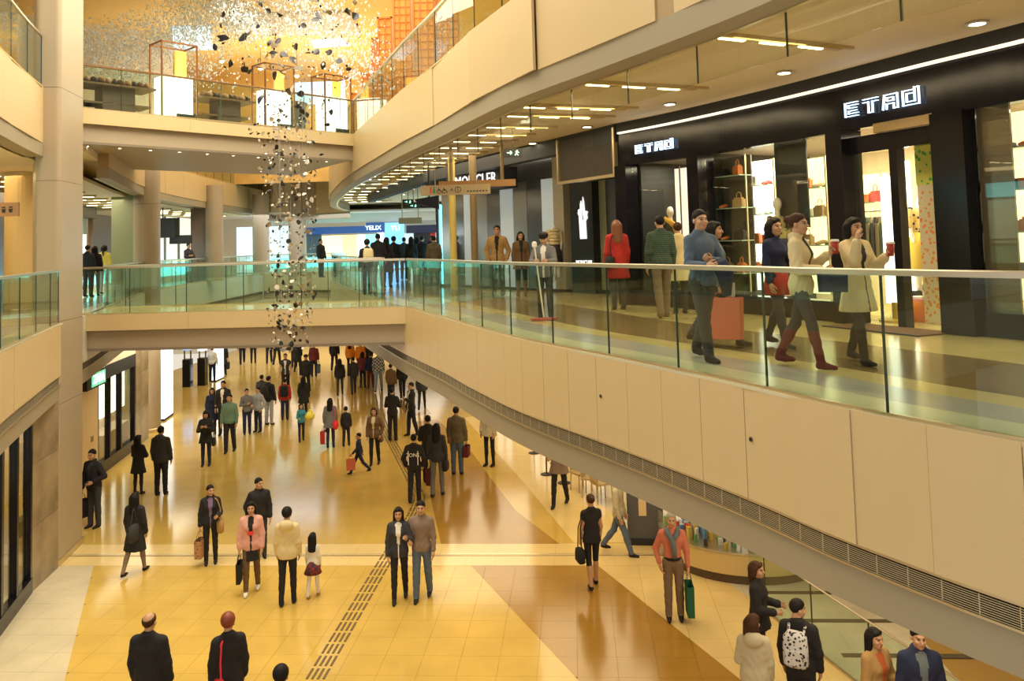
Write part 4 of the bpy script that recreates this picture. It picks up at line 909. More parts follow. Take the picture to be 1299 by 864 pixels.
# ================================================================== PEOPLE
def surface(d, org, h):
    """surface nets of a sampled distance field"""
    sgn = d < 0
    c = np.zeros(tuple(n-1 for n in d.shape), np.int8)
    for i in (0, 1):
        for j in (0, 1):
            for k in (0, 1): c += sgn[i:d.shape[0]-1+i, j:d.shape[1]-1+j, k:d.shape[2]-1+k]
    act = (c > 0) & (c < 8)
    idx = -np.ones(act.shape, np.int32); cells = np.argwhere(act); idx[act] = np.arange(len(cells))
    acc = np.zeros((len(cells), 3)); cnt = np.zeros(len(cells))
    corner = [(i, j, k) for i in (0, 1) for j in (0, 1) for k in (0, 1)]
    for a in corner:
        for ax in range(3):
            if a[ax]: continue
            b = list(a); b[ax] = 1
            da = d[cells[:, 0]+a[0], cells[:, 1]+a[1], cells[:, 2]+a[2]]; db = d[cells[:, 0]+b[0], cells[:, 1]+b[1], cells[:, 2]+b[2]]
            x = (da < 0) != (db < 0); t = np.where(x, da/np.where(x, da-db, 1), 0)
            p = np.array(a, float)[None, :].repeat(len(cells), 0); p[:, ax] += t
            acc += p*x[:, None]; cnt += x
    V = (cells+acc/np.maximum(cnt, 1)[:, None])*h+org
    faces = []
    for ax in range(3):
        sl0 = [slice(1, n-1) for n in d.shape]; sl0[ax] = slice(0, d.shape[ax]-1); sl1 = list(sl0); sl1[ax] = slice(1, d.shape[ax])
        s0, s1 = sgn[tuple(sl0)], sgn[tuple(sl1)]; e = np.argwhere(s0 != s1)
        if not len(e): continue
        inside = s0[tuple(e.T)]
        off = np.ones(3, int); off[ax] = 0; e = e+off
        o1, o2 = [q for q in range(3) if q != ax]
        u = np.zeros(3, int); v = np.zeros(3, int); u[o1] = 1; v[o2] = 1
        q = [idx[tuple((e-w_).T)] for w_ in (u+v, v, 0*u, u)]
        f = np.stack(q, 1); flip = inside if ax != 1 else ~inside
        f = np.where(flip[:, None], f, f[:, ::-1]); faces.append(f)
    return V, np.concatenate(faces)
class Field:
    def __init__(s, lo, hi, h):
        s.h = h; s.lo = np.array(lo, float); n = np.ceil((np.array(hi)-s.lo)/h).astype(int)+1
        s.ax = [s.lo[i]+h*np.arange(n[i]) for i in range(3)]; s.d = np.full(tuple(n), 9.0, np.float32)
    def _win(s, lo, hi):
        sl = []
        for i in range(3):
            a = max(0, int((lo[i]-s.lo[i])/s.h)-1); b = min(len(s.ax[i]), int((hi[i]-s.lo[i])/s.h)+3)
            if b <= a: return None
            sl.append(slice(a, b))
        return tuple(sl)
    def _merge(s, sl, d, k):
        o = s.d[sl]
        if k > 0:
            hh = np.maximum(k-np.abs(o-d), 0)/k; s.d[sl] = np.minimum(o, d)-hh*hh*k*.25
        else: s.d[sl] = np.minimum(o, d)
    def cap(s, a, b, r1, r2, k=.03, ys=1.0, inf=0.0):
        """tapered capsule; ys flattens it front to back"""
        a, b = np.array(a, float), np.array(b, float); r1 += inf; r2 += inf; r = max(r1, r2)+.05
        sl = s._win(np.minimum(a, b)-r, np.maximum(a, b)+r)
        if sl is None: return
        X, Y, Z = np.meshgrid(*[s.ax[i][sl[i]] for i in range(3)], indexing='ij', sparse=True)
        ab = b-a; my = (a[1]+b[1])/2
        px, py, pz = X-a[0], (Y-a[1]), Z-a[2]
        t = np.clip((px*ab[0]+py*ab[1]+pz*ab[2])/(ab@ab+1e-9), 0, 1)
        d = np.sqrt((px-ab[0]*t)**2+((py-ab[1]*t)/ys)**2+(pz-ab[2]*t)**2)-(r1+(r2-r1)*t)
        s._merge(sl, d*(ys if ys < 1 else 1), k)
    def ell(s, c, r, k=.02, sub=False):
        c, r = np.array(c, float), np.array(r, float); sl = s._win(c-r-.05, c+r+.05)
        if sl is None: return
        X, Y, Z = np.meshgrid(*[s.ax[i][sl[i]] for i in range(3)], indexing='ij', sparse=True)
        q = np.sqrt(((X-c[0])/r[0])**2+((Y-c[1])/r[1])**2+((Z-c[2])/r[2])**2); d = (q-1)*r.min()
        if sub: s.d[sl] = np.maximum(s.d[sl], -d)
        else: s._merge(sl, d, k)
    def plane(s, n, o):
        """keep the side where n.p > o"""
        X, Y, Z = np.meshgrid(*s.ax, indexing='ij', sparse=True); s.d = np.maximum(s.d, (o-(n[0]*X+n[1]*Y+n[2]*Z)).astype(np.float32))
    def out(s): return surface(s.d, s.lo, s.h)

# ---- head and hand templates (head centre at the origin, face towards -Y)
def make_head():
    f = Field((-.12, -.15, -.22), (.12, .14, .15), .0085)
    f.ell((0, .012, .03), (.074, .094, .086)); f.ell((0, -.02, -.045), (.058, .068, .072), .03); f.cap((0, -.06, -.085), (0, -.055, -.095), .024, .02, .03)
    f.cap((0, -.088, .005), (0, -.108, -.03), .009, .014, .012); f.cap((-.028, -.078, .024), (.028, -.078, .024), .014, .014, .012)
    for s in (-1, 1):
        f.ell((s*.077, .012, -.012), (.011, .020, .030), .006); f.ell((s*.030, -.104, .002), (.016, .014, .011), 0, True); f.ell((s*.040, -.058, -.03), (.022, .03, .022), .02)
    f.cap((-.016, -.088, -.062), (.016, -.088, -.062), .009, .009, .008)
    f.cap((0, .022, -.08), (0, .035, -.20), .050, .056, .02)
    V, Q = f.out(); C = V[Q].mean(1); m_ = np.zeros(len(Q), int)           # 0 skin 1 eye 2 brow 3 lips
    fr = C[:, 1] < -.05
    for s in (-1, 1):
        m_[fr & (((C[:, 0]-s*.030)/.016)**2+((C[:, 2]-.002)/.0085)**2 < 1)] = 1
        m_[fr & (np.abs(C[:, 0]-s*.031) < .020) & (np.abs(C[:, 2]-.024) < .006)] = 2
    m_[fr & (np.abs(C[:, 0]) < .024) & (np.abs(C[:, 2]+.062) < .0085)] = 3
    return V, Q, m_
HEAD = make_head()
def make_hand(curl):
    f = Field((-.05, -.10, -.21), (.09, .075, .03), .0065)
    f.cap((0, 0, .02), (0, 0, -.02), .024, .026, .01); f.cap((0, -.018, -.03), (.004, -.020, -.085), .019, .016, .02); f.cap((0, .018, -.03), (.004, .020, -.082), .018, .015, .02); f.cap((0, 0, -.03), (.002, 0, -.088), .016, .014, .02)
    for y, ln in ((-.030, .068), (-.010, .078), (.010, .072), (.029, .056)):
        a = np.array((.004, y, -.088)); ang = curl
        for q, fr_ in enumerate((.42, .33, .25)):
            b = a+ln*fr_*np.array((math.sin(ang), y*.10, -math.cos(ang))); f.cap(a, b, .0092-.0008*q, .0086-.0009*q, .003); a = b; ang += curl*1.15
    a = np.array((.004, -.026, -.028)); b = np.array((.018, -.052, -.058)); f.cap(a, b, .014, .010, .01); f.cap(b, (.028, -.058, -.092), .0098, .0082, .004)
    return f.out()
HANDS = {'relax': make_hand(.28), 'grip': make_hand(.95)}
def make_hair(style):
    f = Field((-.15, -.16, -.48), (.15, .22, .17), .0115)
    f.ell((0, .014, .034), (.082, .103, .095))
    if style == 'bald': f.plane((0, .55, .85), .0); f.plane((0, -.25, -1), -.075)
    else: f.plane((0, .62, .78), .002)
    if style in ('long', 'bob', 'tail', 'wavy'):
        lz = {'long': -.30, 'bob': -.13, 'tail': -.06, 'wavy': -.22}[style]
        for s in (-1, 1):
            f.cap((s*.070, .005, .03), (s*.082, .025, lz*.6), .026, .030, .03); f.cap((s*.05, .06, .0), (s*.062, .075, lz), .05, .040, .04)
        f.cap((0, .075, 0), (0, .095, lz), .06, .05, .05, .8)
        f.cap((-.05, -.060, .078), (.03, -.064, .094), .017, .015, .03)
    if style == 'tail': f.cap((0, .11, .02), (0, .15, -.10), .035, .03, .02); f.cap((0, .15, -.10), (0, .13, -.28), .03, .012, .02)
    if style == 'bun': f.ell((0, .12, .05), (.045, .045, .045), .02)
    if style == 'full': f.ell((0, .02, .05), (.096, .112, .100), .02); f.plane((0, .55, .85), .0)
    if style == 'wavy':
        for k in range(14):
            a = k*2.4; f.ell((.085*math.cos(a), .05+.05*math.sin(a), -.02-.014*k), (.035, .035, .035), .02)
        f.plane((0, 1, 0), -.075)
    if style == 'hat':
        f.ell((0, .01, .075), (.105, .115, .065), .02); f.cap((-.06, -.10, .045), (.06, -.10, .045), .016, .016, .03)
    return f.out()
HAIRS = {}
SKIN = mat('skin', (.55, .31, .18), .5); EYE = mat('eye', (.03, .02, .02), .3); LIP = mat('lips', (.42, .12, .09), .5)
BROW = mat('brow', (.16, .085, .05), .6); SKIN2 = mat('skin_tan', (.42, .22, .12), .5)
HAIRM = {'black': mat('black_hair', (.010, .008, .008), .6, spec=.2), 'brown': mat('brown_hair', (.055, .022, .010), .6, spec=.2), 'red': mat('red_hair', (.22, .04, .015), .5), 'auburn': mat('auburn_hair', (.20, .07, .025), .5), 'grey': mat('grey_hair', (.40, .35, .28), .6), 'white': mat('white_cap', (.8, .75, .65), .7)}
def cloth(name, col): return mat('fabric_'+name, col, .85, bump=.35, nscale=26)
CL = {'black': (.013, .012, .014), 'charcoal': (.035, .036, .042), 'grey': (.16, .16, .165), 'lgrey': (.36, .37, .40), 'navy': (.012, .018, .06), 'jeans': (.10, .14, .22), 'ljeans': (.27, .33, .42), 'brown': (.15, .085, .04),
      'khaki': (.20, .135, .08), 'cream': (.72, .60, .34), 'white': (.82, .79, .72), 'red': (.45, .025, .02), 'coral': (.66, .17, .10), 'salmon': (.62, .19, .12), 'pink': (.72, .38, .32), 'purple': (.20, .13, .27), 'green': (.13, .22, .15),
      'teal': (.04, .25, .32), 'orange': (.80, .26, .02), 'tan': (.42, .25, .09), 'yellow': (.80, .62, .12), 'olive': (.13, .11, .06), 'maroon': (.14, .02, .025), 'beige': (.52, .46, .32), 'blue': (.085, .125, .19), 'slate': (.13, .16, .18), 'rust': (.50, .11, .03), 'darkgreen': (.02, .05, .03), 'taupe': (.24, .17, .13), 'skin': None}
def fab(n):
    if n == 'skin': return SKIN
    if n == 'gstripe': return patterned('green_striped_knit', 'stripe', (.02, .045, .03), (.06, .10, .07), 9)
    if n == 'plaid': return patterned('red_plaid', 'checker', (.25, .03, .03), (.05, .03, .05), 16)
    if n == 'check': return patterned('black_white_check', 'checker', (.02, .02, .025), (.55, .55, .58), 14)
    if n == 'bwprint': return patterned('black_white_print', 'voronoi', (.02, .02, .03), (.6, .6, .62), 22)
    if n == 'print': return patterned('dark_floral_print', 'voronoi', (.03, .03, .05), (.6, .5, .2), 16)
    return cloth(n, CL[n])
ARM = {  # swing forward, out, elbow flex, inward turn, hand
    'down': (3, 9, 14, 10, 'relax'), 'fwd': (26, 8, 22, 8, 'relax'), 'back': (-24, 9, 10, 5, 'relax'), 'carry': (2, 11, 8, 5, 'grip'), 'phone': (18, 12, 98, 38, 'grip'), 'fold': (16, 14, 82, 72, 'grip'),
    'pocket': (-12, 20, 42, 30, 'relax'), 'hold': (10, 10, 78, 15, 'grip'), 'cup': (14, 14, 112, 8, 'grip'), 'mouth': (50, 14, 118, 62, 'relax'), 'link': (20, 16, 95, 20, 'grip'), 'reach': (58, 10, 30, 5, 'relax'), 'strap': (10, 18, 125, 30, 'grip'), 'mop': (30, 12, 62, 30, 'grip'), 'hip': (-6, 30, 75, 40, 'relax')}
def rot(axis, a):
    c, s = math.cos(a), math.sin(a); x, y, z = axis
    return np.array([[c+x*x*(1-c), x*y*(1-c)-z*s, x*z*(1-c)+y*s], [y*x*(1-c)+z*s, c+y*y*(1-c), y*z*(1-c)-x*s], [z*x*(1-c)-y*s, z*y*(1-c)+x*s, c+z*z*(1-c)]])
def np_mesh(name, V, Q, mi, mats):
    me = bpy.data.meshes.new(name); me.vertices.add(len(V)); me.vertices.foreach_set('co', np.asarray(V, np.float32).ravel())
    me.loops.add(len(Q)*4); me.polygons.add(len(Q)); me.loops.foreach_set('vertex_index', np.asarray(Q, np.int32).ravel())
    me.polygons.foreach_set('loop_start', np.arange(len(Q), dtype=np.int32)*4)
    me.polygons.foreach_set('material_index', np.asarray(mi, np.int32)); me.polygons.foreach_set('use_smooth', np.ones(len(Q), bool))
    for q in mats: me.materials.append(q)
    me.update(calc_edges=True); me.validate()
    return me
CAPSEG = lambda C, a, b: (lambda t: np.linalg.norm(C-(a+(b-a)*t[:, None]), axis=1))(np.clip(((C-a)@(b-a))/((b-a)@(b-a)+1e-9), 0, 1))
PEOPLE = []; rnd_p = random.Random(8)
def person(label, pos, h=1.70, yaw=0, top='black', bottom='black', shoe='black', style='jacket', inner=None, hair='short', hcol='black', armL='down', armR='down', walk=0, female=False, head=(0, 0), res=.021, legs=None, skirt=None, fat=1.0, lean=0, group='shoppers', skin=None, hood=False, side=0, tuck=False):
    """pos: point under the feet; yaw 0 faces the camera (-Y). style: shirt, jacket, coat, dress, vest"""
    s = h/1.72; root = thing('person', label, 'person', tuple(pos), rad(yaw), group)
    child = h < 1.45; hs = (1.0 if not child else 1.12)/1.0
    ws = (.93 if female else 1.0)
    hipw = .088; sw = (.155 if female else .176)*(1.0 if not child else .9)
    # legs
    J = {}
    def leg(sd, th, kb):
        hip = np.array([sd*hipw, 0, .90]); d = lambda a: np.array([0, -math.sin(a), -math.cos(a)])
        kn = hip+.42*d(rad(th))+np.array([sd*.006, 0, 0]); an = kn+.41*d(rad(th-kb))+np.array([sd*.006, 0, 0]); return hip, kn, an
    if walk: LL = leg(-1, walk, 6); LR = leg(1, -walk*.9, max(8, walk*.8))
    else: LL = leg(-1, 2, 3); LR = leg(1, -1, 2)
    dz = .085-min(LL[2][2], LR[2][2]); LL = [p+np.array([0, 0, dz]) for p in LL]; LR = [p+np.array([0, 0, dz]) for p in LR]
    T = lambda p: np.array([p[0]+side*max(0, p[2]-.9), p[1]-lean*max(0, p[2]-.9), p[2]+dz])
    neck = T((0, .02, 1.47)); chest = T((0, .0, 1.27)); waist = T((0, 0, 1.06)); pel = T((0, .0, .95))
    arms = []
    for sd, nm in ((1, armL), (-1, armR)):           # armL is the figure's own left (+X when facing -Y)
        sw_, out, fl, inw, hd = ARM[nm]; sh = T((sd*sw, .01, 1.385))
        u = np.array([sd*math.sin(rad(out)), -math.sin(rad(sw_)), -math.cos(rad(sw_))*math.cos(rad(out))]); u /= np.linalg.norm(u)
        el = sh+.285*u; e = rad(fl+sw_); i_ = rad(inw)
        w_ = np.array([-sd*math.sin(i_)*math.sin(e)+sd*.06, -math.cos(i_)*math.sin(e), -math.cos(e)]); w_ /= np.linalg.norm(w_)
        wr = el+.245*w_; arms.append((sd, sh, el, wr, w_, hd))
    bot = fab(bottom); topm = fab(top); shm = fab(shoe); sk = skin or SKIN; innerm = fab(inner) if inner else topm
    lo = np.array((-.62, -.62, -.01)); hi = np.array((.62, .5, 1.62+dz))
    pts = np.array([p for a in arms for p in a[1:4]]+LL+LR+[neck]); lo[:2] = pts.min(0)[:2]-.2; hi[:2] = pts.max(0)[:2]+.2; hi[2] = neck[2]+.08
    # --- body: one continuous surface of legs, trunk, neck and arms
    f = Field(lo, hi, res/s); fatk = fat
    bare = legs in ('skin', 'tights')
    r_th, r_kn, r_an = (.080, .054, .040) if bare else ((.084, .060, .048) if female else (.092, .068, .058))
    for (hip, kn, an) in (LL, LR):
        f.cap(hip, kn, r_th*fatk, r_kn, .03); f.cap(kn, an, r_kn, r_an, .02); f.cap(kn+(an-kn)*.25+np.array([0, .012, 0]), kn+(an-kn)*.45+np.array([0, .01, 0]), r_kn*.9, r_kn*.8, .03)
        f.cap(an+(0, .02, -.045), an+(0, -.06, -.05), .040, .040, .02); f.cap(an+(0, -.06, -.05), an+(0, -.15, -.058), .040, .028, .02, 1)
    f.cap(pel+(-.055, 0, -.02), pel+(.055, 0, -.02), .098*fatk, .098*fatk, .05, .85); f.cap(pel, chest, .125*ws*fatk, .138*ws*fatk, .05, .70); f.cap(chest+(-.08*ws, 0, .06), chest+(.08*ws, 0, .06), .085, .085, .06, .8)
    f.cap(chest+(0, .01, .1), neck+(0, .005, .03), .062, .052, .04)
    for sd, sh, el, wr, w_, hd in arms: f.cap(sh, el, .044, .038, .04); f.cap(el, wr, .038, .027, .02)
    X = f.plane; f.plane((0, 0, 1), .004)
    Xg, Yg, Zg = np.meshgrid(*f.ax, indexing='ij', sparse=True)
    if not bare: f.d += (.0032*np.sin(46*Zg+9*np.sin(13*Xg)+7*Yg)*np.clip((Zg-.10)*8, 0, 1)*np.clip((.9-Zg)*6, 0, 1)).astype(np.float32)
    V, Q = f.out(); C = V[Q].mean(1)
    mi = np.full(len(Q), 2)                          # 0 skin 1 bottom 2 top/inner 3 shoe 4 eye 5 brow 6 lips
    dl = np.minimum(np.min([CAPSEG(C, a, b)-.02 for a, b in ((LL[0], LL[1]), (LL[1], LL[2]), (LR[0], LR[1]), (LR[1], LR[2]))], 0), CAPSEG(C, LL[2], LL[2]+(0, -.12, -.05)))
    isleg = C[:, 2] < pel[2]+.10
    da = np.min([np.minimum(CAPSEG(C, sh, el), CAPSEG(C, el, wr)) for _, sh, el, wr, _, _ in arms], 0)
    isarm = (da < .06) & (np.abs(C[:, 0]-side*(C[:, 2]-.9)) > .12) | ((da < .05) & (dl > .09))
    mi[isleg & ~isarm] = 1
    mi[isarm] = 2 if style in ('shirt', 'jacket', 'coat') else 0
    mi[(C[:, 2] > neck[2]-.02) & ~isarm] = 0
    for (hip, kn, an) in (LL, LR):
        nr = (CAPSEG(C, an+(0, .02, -.05), an+(0, -.15, -.055)) < .055) & (C[:, 2] < an[2]-.008); mi[nr & ~isarm] = 3
        if legs == 'skin': mi[(CAPSEG(C, kn+(an-kn)*.18, an) < .068) & (C[:, 2] < kn[2]-.05) & (mi == 1)] = 0
        if legs == 'boots': mi[(CAPSEG(C, kn+(an-kn)*.25, an) < .07) & (C[:, 2] < kn[2]-.07) & (mi == 1)] = 3
        if legs == 'bareall': mi[(C[:, 2] < pel[2]-.30) & (mi == 1)] = 0
    VV, QQ, MM = [V], [Q], [mi]; nv = len(V)
    # hands
    HP = {}
    for sd, sh, el, wr, w_, hd in arms:
        hv, hq = HANDS[hd]; z = -w_; t_ = np.array((0, -1, .95)); t_ = t_-z*(t_@z); t_ /= np.linalg.norm(t_); y = -t_; x = np.cross(y, z)
        inward = 1 if sd < 0 else -1
        v = hv.copy(); q = hq
        if x[0]*inward < 0 and abs(x[0]) > .05 or (abs(x[0]) <= .05 and sd > 0): v[:, 0] *= -1; q = q[:, ::-1]
        R3 = np.stack([x, y, z], 1); hsz = .92 if female else 1.0
        wv = (v*hsz)@R3.T+wr+w_*.012; VV.append(wv); QQ.append(q+nv); MM.append(np.zeros(len(q), int)); nv += len(v)
        HP[sd] = wr+w_*.10
    # head
    hy, hp = head; RH = rot((0, 0, 1), rad(hy))@rot((1, 0, 0), rad(hp)); hc = neck+np.array((0, -.022, .145*hs)); v, q, hm = HEAD
    wv = (v*hs)@RH.T+hc; VV.append(wv); QQ.append(q+nv); MM.append(np.where(hm == 0, 0, hm+3)); nv += len(v)
    me = np_mesh('body', np.concatenate(VV)*s, np.concatenate(QQ), np.concatenate(MM), [sk, bot, innerm, shm, EYE, BROW if hcol != 'grey' else HAIRM['grey'], LIP])
    obj('body', me, None, root)
    # hair
    if hair != 'none':
        if hair not in HAIRS: HAIRS[hair] = make_hair(hair)
        hv, hq = HAIRS[hair]; k = (hair, hcol)
        wv = (hv*hs)@RH.T+hc
        obj('hat' if hair == 'hat' else 'hair', np_mesh('hair', wv*s, hq, np.zeros(len(hq), int), [HAIRM[hcol]]), None, root)
    # --- upper garment, with its own hem, cuffs and collar
    th, hem = {'shirt': (.014, .86), 'jacket': (.026, .82), 'coat': (.030, .52), 'dress': (.012, .62), 'vest': (.018, .84)}[style]
    if skirt: hem = skirt
    if tuck: hem = 1.0
    hem += dz
    g = Field(lo-.06, hi+np.array((.06, .06, .02)), res/s)
    g.cap(pel, chest, .125*ws*fatk, .138*ws*fatk, .05, .72, th); g.cap(chest+(-.085*ws, 0, .045), chest+(.085*ws, 0, .045), .080, .080, .06, .82, th); [g.cap(neck+(sd_*.03, .012, -.02), T((sd_*(sw-.02), .012, 1.40)), .040, .034, .05, 1, th*.6) for sd_ in (-1, 1)]; g.cap(chest+(0, .012, .1), neck+(0, .012, -.005), .060, .052, .05, 1, th*.6)
    if female: 
        for sd in (-1, 1): g.cap(chest+(sd*.06, -.07, .0), chest+(sd*.05, -.07, -.005), .050, .050, .05, 1, th*.4)
    if tuck: pass
    elif style in ('coat', 'dress') or skirt:
        fl = .10 if style == 'coat' else .07
        g.cap(pel+(0, 0, .06), np.array((pel[0], pel[1], hem-.10)), .13*fatk, (.13+fl)*1.0, .05, .78, th)
    else: g.cap(pel+(-.05, 0, -.02), pel+(.05, 0, -.02), .105*fatk, .105*fatk, .05, .88, th); g.cap(pel+(0, 0, -.02), np.array((pel[0], pel[1], hem-.1)), .135*fatk, .14*fatk, .04, .78, th*.6)
    if style in ('shirt', 'jacket', 'coat'):
        for sd, sh, el, wr, w_, hd in arms: g.cap(sh, el, .040, .038, .04, 1, th); g.cap(el, wr-w_*.02, .038, .030, .02, 1, th*.9)
    else:
        for sd, sh, el, wr, w_, hd in arms: g.cap(sh, sh+(el-sh)*.25, .042, .042, .05, 1, th)
    if style in ('jacket', 'coat'):
        for k in range(10):
            a = k*math.pi/5; b_ = (k+1)*math.pi/5
            g.cap(neck+(.066*math.cos(a), .012+.062*math.sin(a), .012+.012*math.sin(a)), neck+(.066*math.cos(b_), .012+.062*math.sin(b_), .012+.012*math.sin(b_)), .020, .020, .015)
    if hood: g.ell(neck+(0, .10, -.02), (.13, .085, .10), .04)
    hemz = hem
    # hem only cuts the trunk: sleeves may hang lower
    Xg, Yg, Zg = np.meshgrid(*g.ax, indexing='ij', sparse=True)
    ph = rnd_p.uniform(0, 6); ang_ = np.arctan2(Xg-pel[0], Yg-pel[1]+1e-6)
    if style in ('coat', 'dress') or skirt: g.d += (.007*np.sin(11*ang_+ph)*np.clip((pel[2]+.12-Zg)*3, 0, 1)).astype(np.float32)
    g.d += (.0042*np.sin(40*Zg+7*np.sin(12*Xg+ph)+9*np.sin(10*Yg))*np.clip((neck[2]-.12-Zg)*8, .0, 1)*np.clip((Zg-pel[2]+.25)*4, 0, 1)).astype(np.float32)
    core = np.maximum(np.abs(Xg-side*np.maximum(0, Zg-.9))-.30, hemz-Zg)
    dd = g.d.copy(); cut = (Zg < hemz)
    near = np.full(g.d.shape, 9.0, np.float32)
    if style in ('shirt', 'jacket', 'coat'):
        g2_ = Field(g.lo, g.lo+g.h*(np.array(g.d.shape)-1), g.h)
        for sd, sh, el, wr, w_, hd in arms: g2_.cap(sh, el, .046, .040, .02, 1, th); g2_.cap(el, wr-w_*.02, .040, .030, .02, 1, th*.9)
        sh_ = tuple(min(a, b) for a, b in zip(g2_.d.shape, near.shape)); near[:sh_[0], :sh_[1], :sh_[2]] = g2_.d[:sh_[0], :sh_[1], :sh_[2]]
    g.d = np.minimum(np.maximum(dd, (hemz-Zg).astype(np.float32)), np.maximum(dd, near)).astype(np.float32)
    V, Q = g.out(); C = V[Q].mean(1); mi = np.zeros(len(Q), int)
    if inner:
        wv_ = {'jacket': .058, 'coat': .05, 'vest': .055, 'shirt': .03, 'dress': .03}[style]
        taper = np.clip((C[:, 2]-(chest[2]-.34))/.48, .22, 1)
        mi[(C[:, 1] < chest[1]-.05) & (np.abs(C[:, 0]-chest[0]) < wv_*taper) & (C[:, 2] > hemz-.01)] = 1
    root_g = obj({'shirt': 'shirt', 'jacket': 'jacket', 'coat': 'coat', 'dress': 'dress', 'vest': 'vest'}[style], np_mesh('garment', V*s, Q, mi, [topm, innerm]), None, root)
    if skirt and style == 'shirt': pass
    mw = Matrix.Translation(Vector([float(q) for q in pos])) @ Matrix.Rotation(rad(yaw), 4, 'Z')
    root_h = {k: np.array(mw @ Vector([float(q) for q in p*s])) for k, p in HP.items()}
    root_h['neck'] = np.array(mw @ Vector([float(q) for q in neck*s])); root_h['s'] = s; root_h['mw'] = mw; root_h['yaw'] = yaw; root_h['root'] = root; root_h['garment'] = root_g
    root_h['sh'] = {sd: np.array(mw @ Vector([float(q) for q in sh*s])) for sd, sh, *_ in arms}
    PEOPLE.append(root_h)
    return root_h
def part_skirt(P, m, z0=.98, z1=.62, r0=.12, r1=.22):
    s = P['s']; obj('skirt', MB().lathe([(r0*s, z0*s), ((r0+r1)/2*s, (z0+z1)/2*s), (r1*s, z1*s), (r1*s-.01, z1*s), (r0*s-.01, z0*s-.02)], n=22), m, P['root'], True)
# ---- carried things
def shopping_bag(P, sd, label, col, size=(.30, .12, .36), group='carried bags', mm=None, drop=.17, fwd=0):
    p = P[sd]; w_, d_, h_ = size; r = thing('shopping_bag', label, 'bag', (p[0], p[1], p[2]-drop-h_), rad(P['yaw']+90+random.Random(label).uniform(-20, 20)), group)
    m_ = mm or cloth(col, CL[col]); a = .94
    b = MB(); vs = [(-w_/2*a, -d_/2*a, 0), (w_/2*a, -d_/2*a, 0), (w_/2*a, d_/2*a, 0), (-w_/2*a, d_/2*a, 0), (-w_/2, -d_/2, h_), (w_/2, -d_/2, h_), (w_/2, d_/2, h_), (-w_/2, d_/2, h_)]
    vs += [(x*.97, y*.95, h_) for x, y, z in vs[4:]]+[(x*.9, y*.9, .03) for x, y, z in vs[:4]]
    b.add(vs, [(0, 3, 2, 1), (0, 1, 5, 4), (1, 2, 6, 5), (2, 3, 7, 6), (3, 0, 4, 7), (4, 5, 9, 8), (5, 6, 10, 9), (6, 7, 11, 10), (7, 4, 8, 11), (8, 9, 13, 12), (9, 10, 14, 13), (10, 11, 15, 14), (11, 8, 12, 15), (12, 13, 14, 15)])
    obj('body', b, m_, r)
    for y in (-d_/2*.9, d_/2*.9):
        obj('handle', MB().tube([(-w_*.22, y, h_-.02), (-w_*.16, y*.5, h_+drop*.7), (0, y*.15, h_+drop+.01), (w_*.16, y*.5, h_+drop*.7), (w_*.22, y, h_-.02)], .006, 6), m_, r)
    return r
def handbag(P, sd, label, col, size=(.30, .12, .22), hang=.55, out=.23, back=.05, group='shoulder bags', mm=None, strap=True, scol=None):
    """bag on a shoulder strap at the side of the figure"""
    s = P['s']; mw = P['mw']; w_, d_, h_ = [q for q in size]
    sh = P['sh'][sd]; base = np.array(mw.to_3x3() @ Vector((sd*(out-.19)*s, back, 0))); p = sh+base
    r = thing('handbag', label, 'bag', (p[0], p[1], p[2]-hang-h_), rad(P['yaw']+90), group); m_ = mm or cloth(col, CL[col])
    b = MB(); n = 12; prof = [(.70, 0), (1.0, .12), (1.0, .6), (.86, .92), (.5, 1.0)]
    for i, (q, z) in enumerate(prof): b.v += [(w_/2*q*math.copysign(abs(math.cos(a))**.5, math.cos(a)), d_/2*q*math.copysign(abs(math.sin(a))**.6, math.sin(a)), z*h_) for a in np.linspace(0, 2*math.pi, n+1)[:-1]]
    b.f += [(i*n+k, i*n+(k+1) % n, (i+1)*n+(k+1) % n, (i+1)*n+k) for i in range(len(prof)-1) for k in range(n)]+[tuple(range(n))[::-1], tuple(range(4*n, 5*n))]; b.m = [0]*len(b.f)
    b0 = obj('body', b, m_, r, True)
    obj('flap', MB().box((0, sd*d_*.47, h_*.66), (w_*.8, .012, h_*.5)), m_, b0)
    if strap:
        inn = sd*(out-.12)*s
        obj('strap', MB().tube([(-w_*.4, 0, h_*.85), (-w_*.2, -inn*.0, h_+hang*.6), (-.03, inn*.5, h_+hang+.02), (.0, inn*.9, h_+hang+.055), (.03, inn*.5, h_+hang+.02), (w_*.2, 0, h_+hang*.6), (w_*.4, 0, h_*.85)], .011, 6), cloth(scol, CL[scol]) if scol else m_, r)
    return r
